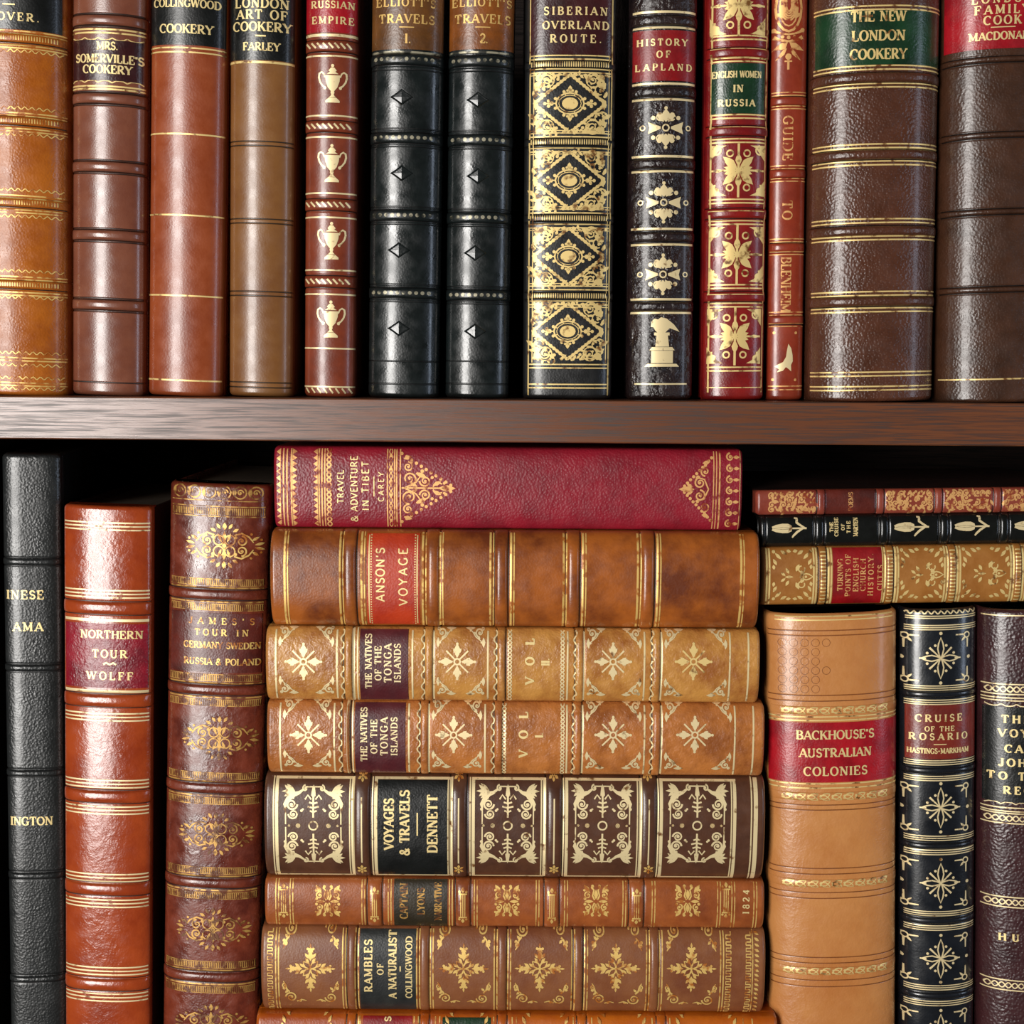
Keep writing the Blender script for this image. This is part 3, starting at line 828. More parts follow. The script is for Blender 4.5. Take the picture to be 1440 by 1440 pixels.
def o_tulip(d):
    """head (b+) is the flower"""
    for k in (-1, 1): d.poly([(0, 22), (k * 2.6, 23), (k * 5, 17), (k * 6.6, 8), (k * 6.4, 0), (k * 4, -5), (0, -6), (k * 1.2, 0), (k * 1.6, 9)])
    d.petal(0, -4, 90, 24, 2.4)
    d.stroke([(0, -6), (0, -26)], [2, 2.6]); d.stroke([(0, -24), (5, -16), (8, -12), (13, -13), (14, -9)], [2.4, 3, 3.4, 3, 2]); d.stroke([(0, -21), (-5, -13), (-10, -8), (-13, -6)], [2.4, 3.4, 3, 2])

def o_star(d):
    for i in range(4):
        a = 90 * i; L = 30 if i % 2 else 27
        d.petal(0, 0, a, L, 8.5, hollow=2.0); d.petal(6, 0, 0, 0.1, .1)
        c, s = math.cos(math.radians(a)), math.sin(math.radians(a)); d.disc(c * 33, s * 36, 2.4) if i % 2 else d.line(c * 20, s * 20, c * 29, s * 29, 2)
        for t in (22.5, 67.5): c, s = math.cos(math.radians(a + t)), math.sin(math.radians(a + t)); d.disc(c * 20, s * 20, 2)
        c, s = math.cos(math.radians(a + 45)), math.sin(math.radians(a + 45)); d.stroke([(c * 3, s * 3), (c * 22, s * 22)], [1.6, 3])
def o_bracket(d, sx=1, sy=1):
    q = lambda x, y: (sx * x, sy * y)
    d.ring(*q(6, 6), 4, 2); d.stroke([q(5, 11), q(5, 24)], [2.6, 1.8]); d.stroke([q(11, 5), q(23, 5)], [2.6, 1.8]); d.petal(*q(8, 8), math.degrees(math.atan2(sy, sx)), 9, 3.4)

def o_lozenge(d):
    """small raised lozenge stamped in the leather"""
    b, off = d.b, d.off
    outer = [(16, 0), (0, 11), (-16, 0), (0, -11)]
    for k0, h0, k1, h1 in ((1.0, .00002, .86, .00045), (.86, .00045, .7, .00012), (.7, .00012, .0, .0004)):
        for i in range(4):
            P = [(outer[i][0] * k0, outer[i][1] * k0, h0), (outer[(i + 1) % 4][0] * k0, outer[(i + 1) % 4][1] * k0, h0), (outer[(i + 1) % 4][0] * k1, outer[(i + 1) % 4][1] * k1, h1), (outer[i][0] * k1, outer[i][1] * k1, h1)]
            V = [Vector(b.S(d.uc + x * d.s, d.vc + y * d.s, h)) for x, y, h in P]
            n = (V[1] - V[0]).cross(V[2] - V[0]); n = n.normalized() if n.length > 0 else Vector((0, -1, 0))
            if n.y > 0: n = -n
            d.mb.add(V, [n] * 4, [(0, 1, 2, 3)], 0)

DARK_BOARD = leather('dark_cover', (46, 22, 15), (34, 17, 12), rough=.6, grain=.2, coat=0, spec=.3)

# ================================================================ books on the upper shelf, left to right
G_TOP = 'books standing on the upper shelf'
GZ = Z_TOP + .0003
def top(corn, Y, b, mats, **kw):
    w = corn[3][0] - corn[2][0]
    return Book(corn, Y, b * w * .00033, mats, ground=GZ, **kw)

# --- tan calf with black label and wavy gold lines
m = bk('tan_calf', (182, 104, 36), (156, 82, 26), rough=.32, spec=.4, mottle=60, grain=.2, patch=.05)
B = top(upright(-58, 97, 0, -55, 100.5, 549, -150), .018, .26, m, gold=GOLD_TAN)
hb = lambda d, mb: [d.line(-d.b.hw() * .93 + i * 3.2, -3, -d.b.hw() * .93 + i * 3.2, 3, 1.3) for i in range(int(d.b.hw() * .93 * 2 / 3.2))]
for y in (54, 170, 285, 400): B.band(y, 11, .0009, hb)
for y in (44, 64, 159, 181, 275, 295, 389, 411, 503, 538): B.rule(y, y + 4, w=1.8)
for y in (72, 152, 189, 267, 304, 381, 418, 496, 513, 531, 546): B.wave(y, 1.8, 9, 1.4)
t = B.label(-60, 42, LB_BLACK); t.at(20, 24).text('DOVER.', 10, 66); t.at(14, 7).line(-8, 0, 8, 0, 1.8); t.finish()
B.finish('tan calf book with black label at the far left of the upper shelf', G_TOP)

# --- mauve brown, raised bands, wine label
m = bk('mauve_brown_calf', (132, 80, 60), (114, 64, 48), rough=.27, grain=.06, gscale=1500, mottle=45, coat=.45)
B = top(upright(104, 208, 30, 104, 204, 549, -170), .018, .25, m)
for y in (29, 139, 235, 331, 429): B.band(y, 13, .0013); B.blind(y - 9.5, y + 9.5, w=1.6)
B.blind(538, w=2)
B.rule(42, 47, 122, 126, w=2.2)
B.scallop(54, -3, 18); B.scallop(117, 3, 18)
t = B.label(57, 114, LB_WINE)
t.at(152, 65).text('MRS.', 10, 29, bold=1.1); t.at(152, 83).text("SOMERVILLE'S", 10.5, 90, bold=1.1); t.at(151, 98).text('COOKERY', 10.5, 66, bold=1.1); t.finish()
B.finish('glossy mauve-brown book with paired raised bands and a small dark wine label', G_TOP)

# --- smooth red-orange, black label
m = bk('red_tan_calf', (156, 78, 42), (136, 62, 32), rough=.33, grain=.08, mottle=40, coat=.35)
B = top(upright(214, 320, 80, 210, 313.5, 551, -150), .018, .25, m)
for y in (189, 303, 416, 535): B.rule(y, w=2.2)
B.rule(68, 74, w=2)
t = B.label(-60, 64, LB_BLACK, e=.975); t.at(262, 5).text('COLLINGWOOD', 10, 90); t.at(262, 41).text('COOKERY', 11, 72); t.finish()
B.finish('smooth red-orange book with plain single gold lines and a black label', G_TOP)

# --- tan brown, black label reading London art of cookery
m = bk('olive_tan_calf', (138, 94, 52), (120, 76, 40), rough=.34, grain=.06, mottle=30, coat=.4)
B = top(upright(325.5, 415, 90, 322, 413, 553, -130), .018, .26, m)
B.blind(199, 205, 308, 314, 410, 416, 538, 545, w=1.7)
B.rule(88, w=3.0)
t = B.label(-60, 85, LB_BLACK, e=.985)
for s, y, w in (('LONDON', 5, 72), ('ART OF', 21, 68), ('COOKERY', 38, 78), ('FARLEY', 66, 50)): t.at(368, y).text(s, 11.5 if y != 66 else 10, w, bold=1.05)
t.at(367, 51).line(-7, 0, 7, 0, 2); t.finish()
B.finish('plain tan-brown book with blind double lines and a tall black label', G_TOP)

# --- russet with gilt urns
m = bk('russet_calf', (134, 62, 38), (114, 50, 30), rough=.34, grain=.08, coat=.35)
B = top(upright(432, 504, 30, 428, 501, 554, -120), .018, .30, m, gold=GOLD_PALE)
hs = lambda d, mb: [d.line(-d.b.hw() * .9 + i * 7.5, 3.4, -d.b.hw() * .9 + i * 7.5 + 6, -3.4, 2.4) for i in range(int(d.b.hw() * 1.8 / 7.5))]
for y in (65, 178, 288, 396): B.band(y, 15, .0011, hs)
B.rule(79, 163, 193, 272, 306, 380, 414, 490, 544, w=2.2); B.rule(50, w=3.5)
B.hatch(549.5, 7, 8, 2.2, slant=-5)
t = B.label(-60, 46, LB_RED, e=.96); t.at(468, 7).text('RUSSIAN', 9, 58); t.at(468, 29).text('EMPIRE', 9, 56); t.finish()
for x, y in ((468, 118), (467, 230), (466.5, 339), (465.5, 449)): B.orn(o_urn, x, y, GOLD_PALE, 'gilt_urn')
B.finish('narrow russet book stamped with four gilt urns below a red label', G_TOP)

# --- the pair of black-green volumes
for (cn, lab, dx, vol, ym, X0, lbl) in (
    (upright(523, 624, 100, 518, 617, 556, -140), LB_BROWN, 0, '1.', (84, 194, 303, 412), 571, 'first of the two black books with stamped lozenges, beside the urn book, brown label'),
    (upright(632, 722, 100, 624.5, 717, 557, -140), LB_AMBER, 0, '2.', (86, 197, 306, 415), 678, 'second of the two black books with stamped lozenges, orange-brown label numbered 2')):
    m = bk('black_green_calf_' + vol[0], (24, 30, 30), (15, 20, 20), dk=(6, 8, 8), rough=.30, grain=.10, patch=.06, coat=.5, mottle=60)
    B = top(cn, .018, .27, m, gold=BEAD)
    bd = lambda d, mb: [d.disc(-d.b.hw() * .9 + (i + .5) * 8.2, 0, 2.6) for i in range(int(d.b.hw() * 1.8 / 8.2))]
    for y in ym: B.band(y, 14, .0012, bd)
    B.blind(ym[0] + 14, ym[1] - 13, ym[1] + 12, ym[2] - 12, ym[2] + 12, ym[3] - 12, ym[3] + 12, 508, 540, w=1.5)
    t = B.label(-60, 70, lab, e=.97, gold=GOLD_AGED)
    t.at(X0, 4).text("ELLIOTT'S", 10, 80); t.at(X0 + 1, 27).text('TRAVELS', 11, 75); t.at(X0 + 1, 39).line(-10, 0, 10, 0, 1.2); t.at(X0 + 3, 55).text(vol, 12); t.finish()
    B.rule(74, w=2.6)
    for y in (137, 244, 352, 462): B.orn(o_lozenge, X0 - 6 - (y > 300) * 4, y + (4 if vol[0] == '2' else 0), B.leather, 'stamped_lozenge')
    B.finish(lbl, G_TOP)

# --- black with gilt lace compartments
m = bk('black_morocco', (30, 30, 30), (22, 22, 23), rough=.36, grain=.12, coat=.3)
B = top(upright(739, 867, 0, 735, 859.5, 557, -160), .016, .17, m, p=3.2)
hc = lambda d, mb: [d.line(-d.b.hw() * .84 + i * 3.1, -3.4, -d.b.hw() * .84 + i * 3.1, 3.4, 1.5) for i in range(int(d.b.hw() * 1.7 / 3.1))]
for y in (91, 200, 307, 416): B.band(y, 9, .0007, hc)
for y in (81, 100, 190, 211, 297, 318, 405, 426, 515, 543): B.rule(y - 2.5, y + 2.5, w=1.7, e=.88)
for y in (100, 211, 318, 426): B.rule(y + 6, w=1.2, e=.88)
for y in (190, 297, 405): B.rule(y - 6, w=1.2, e=.88)
B.vrule(-.88, -60, 556, 1.8); B.vrule(.90, -60, 556, 1.8); B.vrule(-.80, -60, 510, 1.1); B.vrule(.84, -60, 510, 1.1)
t = B.label(-60, 77, LB_WINE, e=.87)
for s, y, w in (('SIBERIAN', 16, 86), ('OVERLAND', 36, 90), ('ROUTE.', 55, 70)): t.at(810, y).text(s, 10, w)
t.finish()
for y in (146, 254, 361, 466): B.orn(lambda d: (o_medallion(d), o_corner_lace(d, 100, 80, 47, 37)), y, name='gilt_medallion_panel')
B.finish('black book with gilt lace round oval medallions in black lozenges', G_TOP)

# --- blotchy near-black with crosses and a bird on a pedestal
m = bk('scuffed_black_calf', (44, 30, 28), (26, 20, 22), rough=.26, grain=.22, lump=.7, patch=.10, coat=.5, mottle=90)
B = top(upright(887, 979, 20, 880, 974, 552, -150), .019, .25, m, gold=GOLD_PALE)
for y in (29, 129, 230, 333, 431): B.band(y, 12, .0011)
B.rule(17, 39, 118, 140, 220, 241, 322, 344, 421, 440, w=3.0, e=.93)
B.rule(540, w=2, e=.8)
t = B.label(43, 114, LB_DARKRED, e=.92)
t.at(932, 60).text('HISTORY', 8.5, 68, bold=1.15); t.at(933, 77).text('OF', 8.5, 19, bold=1.15); t.at(934, 95).text('LAPLAND', 8.5, 76, bold=1.15); t.finish()
for x, y in ((936, 180), (933, 285), (932, 386)): B.orn(o_fleuron, x, y, name='gilt_cross')
B.orn(o_bird, 931, 482, name='gilt_bird_on_pedestal')
B.finish('scuffed blackish book with gilt crosses and a gilt bird on a pedestal', G_TOP)

# --- dark red with floral panels, green label
m = bk('dark_red_morocco', (140, 30, 26), (108, 20, 24), rough=.30, grain=.12, coat=.4, mottle=60)
B = top(upright(993, 1080, 80, 986, 1073, 554, -150), .017, .24, m)
for y in (74, 184, 300, 417): B.band(y, 13, .0010)
for y in (53, 84, 164, 198, 283, 313, 403, 429, 519): B.rule(y - 2.5, y + 2.5, w=2, e=.88)
B.rule(69, 179, 297, 414, 545, w=1.3, e=.88)
B.vrule(-.84, -60, 552, 2.2); B.vrule(.9, -60, 552, 1.6)
t = B.label(89, 160, LB_GREEN, e=.84)
t.at(1037, 105).text('ENGLISH WOMEN', 8.5, 66, bold=1.0); t.at(1038, 125).text('IN', 9, 14, bold=1.2); t.at(1036, 145).text('RUSSIA', 8.5, 50, bold=1.25); t.finish()
for x, y, h in ((1039, 8, 80), (1038, 240, 72), (1036, 358, 80), (1033, 473, 80)): B.orn(o_floral_panel, x, y, name='gilt_floral_panel', h=h)
B.finish('dark red book with gilt floral panels and a green label', G_TOP)

# --- slim red-orange guide
m = bk('guide_red_calf', (152, 60, 38), (130, 46, 28), rough=.32, grain=.06, coat=.4)
B = top(upright(1085, 1134, 80, 1079, 1127.5, 556, -110), .018, .22, m, gold=GOLD_ROSE)
for y in (142, 244, 348, 450): B.band(y, 11, .0008)
for y in (132, 151, 235, 253, 338, 356, 441, 457): B.rule(y - 2, y + 2, w=1.4)
B.rule(543, 548, w=1.5)
for s, x, y, w in (('GUIDE', 1108, 195, 60), ('TO', 1107, 296, 27), ('BLENHEIM', 1105, 401, 76)):
    t = B.lettering(y, GOLD_ROSE); t.at(x, y).text(s, 13, w, rot=1, bold=.85); t.finish()
B.orn(o_crest, 1109, 40, name='gilt_crest'); B.orn(o_wing, 1105, 504, name='gilt_wing', gold=GOLD_PALE)
for x, y in ((1089, 468), (1119, 468), (1087, 534), (1118, 534)): B.orn(o_dot, x, y, name='gilt_dot')
B.finish('slimmest red-orange book on the upper shelf with vertical gilt lettering', G_TOP)

# --- thick grained brown with green label
m = bk('grained_brown_goatskin', (90, 53, 37), (74, 42, 28), rough=.33, grain=.5, gscale=950, mottle=60, coat=.35)
B = top(upright(1139, 1318, 60, 1133, 1308, 558, -170), .017, .28, m, p=2.4)
for y in (110, 218, 325, 424): B.band(y, 13, .0015)
for y in (12, 96, 121, 206, 230, 311, 335, 413, 436, 526, 546): B.rule(y - 2.6, y + 2.6, w=2.0, e=.97)
t = B.label(16, 92, LB_GREEN, e=.95, gold=GOLD)
for s, y, w in (('THE NEW', 24, 74), ('LONDON', 51, 72), ('COOKERY', 77, 76)): t.at(1235, y).text(s, 13, w, bold=1.05)
t.finish()
B.finish('thick grained brown book with paired gold lines and a green label', G_TOP)

# --- dark brown with red label, cut by the right edge
m = bk('dark_brown_goatskin', (74, 46, 31), (58, 36, 24), rough=.36, grain=.32, gscale=1000, mottle=60, coat=.3)
B = top(upright(1322, 1499, 60, 1313, 1490, 558, -140), .018, .27, m, p=2.4)
for y in (84, 190, 298, 407): B.band(y, 7, .0012); 
B.rule(533, w=2)
t = B.label(-60, 69, LB_RED, e=.97)
for s, y, w, h in (('LONDON', -1, 78, 10), ('FAMILY', 14, 72, 11), ('COOK', 29, 50, 11), ('MACDONALD', 51, 86, 10)): t.at(1409, y).text(s, h, w, bold=1.1)
t.at(1409, 39).line(-16, 0, 16, 0, 1.3); t.finish()
B.finish('dark brown book with bright red label at the right end of the upper shelf', G_TOP)

# ================================================================ lower shelf, standing at the left
G_LOW = 'books standing on the lower shelf'
GL_ = Z_LOW + .0003
def low(corn, Y, b, mats, **kw):
    w = corn[3][0] - corn[2][0]
    return Book(corn, Y, b * w * .00033, mats, ground=GL_, **kw)

m = bk('black_goatskin', (34, 36, 36), (27, 29, 29), dk=(6, 6, 6), rough=.36, grain=.34, gscale=1000, coat=.4)
B = low(upright(3, 87, 640, 21, 92, 1510, 638), .021, .16, m, p=3.0, yaw=8, gold=GOLD_TAN)
for y in (790, 939, 1087, 1231, 1376): B.band(y, 9, .0013)
for s, x, y, w in (('INESE', 36, 836, 52), ('AMA', 40, 881, 42), ('INGTON', 45, 1154, 60)):
    t = B.lettering(y); t.at(x, y).text(s, 12, w); t.finish()
B.finish('black grained book standing at the far left of the lower shelf', G_LOW)

m = bk('chestnut_calf', (170, 74, 34), (146, 56, 24), rough=.22, grain=.10, lump=.12, coat=.6, mottle=45)
B = low(upright(90.5, 215.5, 712, 94, 211, 1512, 710), .016, .15, m, p=2.3, gold=GOLD_PALE, board=DARK_BOARD)
for y in (855, 985, 1120, 1250, 1384): B.band(y, 17, .0014)
for y in (740, 835, 1008, 1102, 1139, 1234, 1270, 1365, 1402): B.rule(y - 5, y, y + 5, w=2.1, e=.96)
B.rule(872, 972, w=4, e=.95)
t = B.label(877, 967, LB_CRIM, e=.93)
t.at(157, 892).text('NORTHERN', 11, 88); t.at(155, 919).text('TOUR', 11, 50); t.at(155, 950).text('WOLFF', 11, 66)
t.at(155, 933).stroke([(-9, -1), (-5, 1.5), (0, -1), (5, 1.5), (9, -1)], 2.6); t.finish()
B.finish('shiny chestnut book with a crimson label between the two taller books at left', G_LOW)

m = bk('red_brown_calf', (122, 54, 34), (90, 38, 28), rough=.30, grain=.12, lump=.14, patch=.08, coat=.4, mottle=80)
B = low(upright(243, 380, 690, 229, 366.5, 1440, 678, 1512), .018, .20, m, p=2.6, gold=GOLD_DULL)
BY = (836, 970, 1108, 1241, 1373)
for y in BY: B.band(y, 13, .0012)
for y in BY:
    for s in (-1, 1):
        B.rule(y + s * 10, w=2.2, e=.92); B.hatch(y + s * 17, 9, 2.6, 1.3, e=.92); B.rule(y + s * 13, y + s * 22, w=1, e=.92)
B.hatch(719, 10, 2.6, 1.4, e=.92); B.rule(712, 726, 704, w=1.4, e=.92)
B.row(691, lambda d, x, s: (d.ring(x, -1, 8.5, 2.0), d.petal(x - 8, -7, 90, 13, 6), d.spiral(x, -1, 4.5, 0, 1.2, 1.8)), 19, .9)
t = B.label(862, 945, LB_BURN, e=.9, gold=GOLD_TAN)
for s, y, w in (("JAMES'S", 873, 92), ('TOUR IN', 889, 76), ('GERMANY SWEDEN', 907, 108), ('RUSSIA & POLAND', 930, 108)): t.at(312, y).text(s, 9, w)
t.finish()
for x, y in ((316, 767), (309, 1037), (304, 1172), (300, 1306), (297, 1440)): B.orn(o_baroque, x, y, GOLD_TAN if y < 800 else GOLD_DULL, name='gilt_scroll_ornament')
B.finish('red-brown book with gilt scroll ornaments beside the stack of lying books', G_LOW)

# ================================================================ the stack of lying books
G_ST = 'books lying in the middle stack'
YS = .012
EDGE = [629.5, 744.5, 880.0, 983.0, 1086.0, 1231.5, 1299.5, 1417.5, 1511.3]
def lay(i, xl, xr, b, mats, Y=YS, **kw):
    yt, yb = EDGE[i] + .35, EDGE[i + 1] - .35
    c = lying(xl, xr, yt, yb)
    k = (yb - yt) * .00033
    # measured on one common plane so that each book rests on the next
    bk_ = Book(c, YS, b * k, mats, **kw)
    if Y != YS:
        bk_.Y = Y; bk_.O.y = Y; bk_.root.location.y = Y
        bk_.root.matrix_world = Matrix.Translation(bk_.O) @ bk_.R.to_4x4()
    return bk_
def Q(B, x, y): return (x, y)

# --- crimson cloth-grained
m = bk('crimson_morocco', (146, 26, 44), (122, 20, 36), rough=.40, grain=.3, gscale=1000, coat=.2)
B = lay(0, 386, 1043, .13, m, p=3.0, gold=GOLD_ROSE, Y=.014)
for x in (399, 404, 410, 449, 453, 457, 545, 555, 558, 563): B.rule(x, w=1.8, e=.95)
B.rule(1003, 1007, w=1.4, e=.95); B.rule(1011.5, w=2.2, e=.95)
B.zigzag(415, 7, 8, up=-1); B.zigzag(444, 6, 8, up=1); B.zigzag(392, 6, 9, up=1)
B.chain(463, 3, 14, 2); B.beads(550, 2.3, 17); B.chain(550, 2.2, 17, 1.3)
B.row(1029, lambda d, x, s: (d.spiral(x, 3, 5.5, 0, 1.3, 2.2), d.petal(x, -10, 90, 9, 5)), 14); B.rule(1040, w=1.2)
t = B.lettering(500)
for s, x, y, w, h in (('TRAVEL', 479, 684, 48, 9), ('& ADVENTURE', 498, 687, 94, 10), ('IN TIBET', 514, 683, 70, 10), ('CAREY', 536, 684, 42, 8)): t.at(x, y).text(s, h * .93, w, sans=True, bold=1.0)
t.at(526, 684).line(-14, 0, 14, 0, 1.4); t.finish()
B.orn(o_lace_triangle, 565, 686, name='gilt_lace_triangle'); B.orn(o_lace_triangle_short, 1000, 688, name='gilt_lace_triangle')
B.finish('crimson book lying on top of the middle stack with gilt lace triangles', G_ST)

# --- mottled tan, orange-red label
m = bk('mottled_tan_calf', (172, 96, 38), (106, 50, 22), rough=.33, grain=.10, coat=.4, mottle=34)
B = lay(1, 385, 1063, .22, m, p=2.5, gold=GOLD_TAN, Y=.011)
for x in (492, 609, 705, 806, 911): B.band(x, 18, .0016)
for x in (403, 481, 511, 597, 621, 692, 721, 795, 822, 899, 927, 1044): B.rule(x - 2.4, w=3.0, e=.96); B.rule(x + 1.8, w=1.8, e=.96)
t = B.label(516, 590, LB_ORANGE, e=.93)
t.at(535, 808).text("ANSON'S", 12, 77, sans=True, bold=1.0); t.at(567, 811).text('VOYAGE', 12, 83, sans=True, bold=1.0)
k = t.b.hw() * .9
for b_ in (-34, 34): t.stroke([(-k + 2 * k * i / 20, b_) for i in range(21)], 1.6)
for i in range(36): t.disc(-k + 2 * k * i / 35, -31, 1.0); t.disc(-k + 2 * k * i / 35, 31, 1.0)
t.finish()
B.finish('mottled tan calf book with an orange-red label, second from the top of the stack', G_ST)

# --- the two tan volumes of a set
def tonga(i, xl, xr, Y, xs, vol, yc, lb, c1, c2, wear):
    (r0, f1, r1, w1, bd1, th, la, lb_, r2, w2, bd2, r3, f2, r4, w3, bd3, c1x, vx, c2x, r5, w4, bd4, r6, f3, r7, w5, bd5, r8, f4, r9, r10) = xs
    m = bk('pale_mottled_calf_' + str(i), c1, c2, rough=.36, grain=.22, lump=.25, coat=.3, mottle=55, patch=.05)
    B = lay(i, xl, xr, .19, m, Y=Y, p=2.5, gold=GOLD_PALE)
    for x in (bd1, bd2, bd3, bd4, bd5): B.band(x, 11, .0012)
    for x in (r0, r1, r2, r3, r4, r5, r6, r7, r8, r9, r10): B.rule(x, w=2.4, e=.93)
    B.rule(th - 3, w=4); B.rule(th + 3, w=2)
    for x in (w1, w2, w3, w4, w5): B.wave(x, 2.3, 17, 2.0)
    B.chain(c1x, 2.6, 11, 1.7); B.chain(c2x, 2.6, 11, 1.7)
    t = B.label(la, lb_, LB_MAROON, e=.95, gold=GOLD_PALE)
    q = (lb_ - la) / 5.0
    for k, (s, w, h) in enumerate((('THE NATIVES', 78, 9), ('OF THE', 50, 9), ('TONGA', 56, 10), ('ISLANDS', 56, 9))):
        t.at(la + q * (k + .9), yc + (2 if k else 0)).text(s, h, w)
    t.finish()
    v = B.lettering(vx); v.at(vx - 9, yc).text('VOL', 12, 66, bold=1.3); v.at(vx + 13, yc).text(vol, 11, bold=1.3); v.finish()
    for f in (f1, f2, f3, f4): B.orn(o_flower, f, yc, GOLD_PALE if f != f4 or i == 3 else GOLD, name='gilt_flower')
    hw = B.hw() * .92
    for a, c in ((r0, r1), (r3, r4), (r6, r7), (r8, r9)):
        def corners(d, c=c, a=a):
            L = abs(c - a) / 2
            for sx in (-1, 1):
                for sy in (-1, 1):
                    d.uc0 = d.uc
                    e = Drawer(d.b, d.mb, d.uc - sx * hw * d.s, d.vc - sy * (L - 3) * d.s, d.off, 0); o_corner_scroll(e, sx, sy, .92)
        B.orn(corners, (a + c) / 2, name='gilt_corner_lace')
    B.finish(lb, G_ST)
tonga(2, 378, 1064, .009, (388, 427, 474, 482, 490, 500, 506, 574, 580, 595, 603, 610, 643, 686, 697, 705, 717, 754, 791, 798, 809, 815, 821, 862, 906, 917, 923, 930, 975, 1026, 1052),
      'II.', 930, 'pale tan book with worn gilt flowers and a maroon label, third in the stack', (206, 148, 76), (158, 96, 44), .45)
tonga(3, 379, 1071, .010, (394, 434, 470, 479, 487, 493, 499, 570, 575, 589, 597, 603, 638, 682, 693, 701, 709, 745, 791, 797, 806, 812, 819, 862, 906, 916, 923, 930, 977, 1033, 1059),
      'I.', 1033, 'reddish tan book with gilt flowers and maroon label, just above the dark brown book', (194, 122, 62), (146, 84, 40), .42)

# --- dark brown with rich gilt panels
m = bk('dark_brown_calf', (92, 58, 40), (76, 46, 32), rough=.34, grain=.06, coat=.4)
B = lay(4, 376, 1071, .20, m, p=2.7, gold=GOLD_PALE, Y=.012)
for x in (509, 645, 779, 912): B.band(x, 22, .0013, lambda d, mb: d.stroke([(-48 + 4 * i, 0) for i in range(25)], 2.0))
for x in (388, 495, 527, 633, 664, 764, 795, 899, 928, 1031): B.rule(x - 3, w=1.8, e=.95); B.rule(x + 1.5, w=4.6, e=.95)
B.rule(1056, w=2); B.rule(1062, w=6, e=.97)
for a0, a1 in ((388, 495), (527, 633), (664, 764), (795, 899), (928, 1031)):
    for u in (-.93, .93): B.vrule(u, a0, a1, 3.0)
t = B.label(531, 629, LB_BLACK, e=.90)
t.at(547, 1158).text('VOYAGES', 13.5, 76, bold=1.1); t.at(569, 1157).text('& TRAVELS', 13.5, 96, bold=1.1); t.at(608, 1158).text('DENNETT', 14, 86, bold=1.1)
t.at(587, 1158).line(-17, 0, 17, 0, 2.0); t.finish()
for x, w in ((441, 98), (714, 92), (847, 96), (980, 96)): B.orn(o_dennett, x, 1160, GOLD_PALE, 'gilt_scroll_panel', w=w, h=124)
for x in (509, 645, 779, 912):
    for y in (1096, 1222): B.orn(o_rosette, x, y, GOLD_TAN, 'gilt_rosette')
B.finish('thick dark brown book in the stack with gilt scroll panels and a black label', G_ST)

# --- thin orange-brown
m = bk('orange_brown_calf', (166, 92, 46), (128, 64, 30), rough=.34, grain=.10, coat=.35, mottle=45)
B = lay(5, 375, 1072, .20, m, p=2.5, gold=GOLD_TAN, Y=.010)
for x in (527, 651, 776, 895): B.band(x, 20, .0012, o_band_bar)
for x in (390, 410, 511, 548, 634, 669, 756, 796, 878, 919, 1011, 1031, 1062): B.rule(x - 2, x + 2, w=1.4, e=.95)
t = B.label(554, 629, LB_OLIVE, e=.96, gold=GOLD_DULL)
t.at(568, 1267).text('CAPTAIN', 11, 52); t.at(592, 1267).text('LYONS', 10, 40); t.at(616, 1268).text('NARRATIVE', 10, 56); t.finish()
t = B.lettering(1049); t.at(1049, 1268).text('1824', 9, 36, bold=1.0); t.finish()
for x in (399, 1021): B.orn(o_band_bar, x, 1267, GOLD_TAN, 'gilt_bar_ornament')
for x in (461, 713, 838, 967): B.orn(o_leaf_square, x, 1267, GOLD_TAN, 'gilt_leaf_square')
B.finish('thin orange-brown book with gilt leaf squares and an olive-black label', G_ST)

# --- brown with gilt crosses
m = bk('soft_brown_calf', (140, 88, 54), (118, 66, 40), rough=.38, grain=.10, coat=.25, mottle=36)
B = lay(6, 371, 1072, .20, m, p=2.5, gold=GOLD_TAN, Y=.011)
for x in (495, 597, 706, 813, 920): B.band(x, 13, .0012)
for x in (390, 484, 502, 588, 607, 697, 716, 806, 824, 911, 929, 1015): B.rule(x - 2, x + 2, w=1.8, e=.96)
key = lambda d, x, s: d.stroke([(x - s / 2, -3.5), (x - s / 2, 3.5), (x, 3.5), (x, -3.5), (x + s / 2, -3.5)], 1.8)
for x in (380, 1024, 1052): B.row(x, key, 8)
B.row(1064, lambda d, x, s: d.petal(x, -3, 60, 8, 4), 7); B.rule(1058, w=1.5)
t = B.label(506, 585, LB_SLATE, e=.95)
t.at(518, 1358).text('RAMBLES', 11, 78, bold=1.1); t.at(535, 1361).text('OF', 9, 18); t.at(552, 1358).text('A NATURALIST', 11, 100, bold=1.1); t.at(575, 1361).text('COLLINGWOOD', 9, 92); t.at(563, 1361).line(-4, 0, 4, 0, 1.8); t.finish()
for x, a, c in ((437, 394, 480), (652, 611, 693), (759, 720, 802), (866, 828, 907), (972, 933, 1011)):
    B.orn(o_cross, x, 1361, GOLD_TAN, 'gilt_cross')
    def vines(d, a=a, c=c):
        L = (c - a) / 2; hw = d.b.hw() * .93
        for sx in (-1, 1):
            for sy in (-1, 1): o_corner_vine(Drawer(d.b, d.mb, d.uc - sx * hw * d.s, d.vc - sy * L * d.s, d.off, 0), sx, sy)
    B.orn(vines, (a + c) / 2, name='gilt_corner_vines', gold=GOLD_TAN)
B.finish('brown book with gilt crosses and a slate-black label, second from the stack bottom', G_ST)

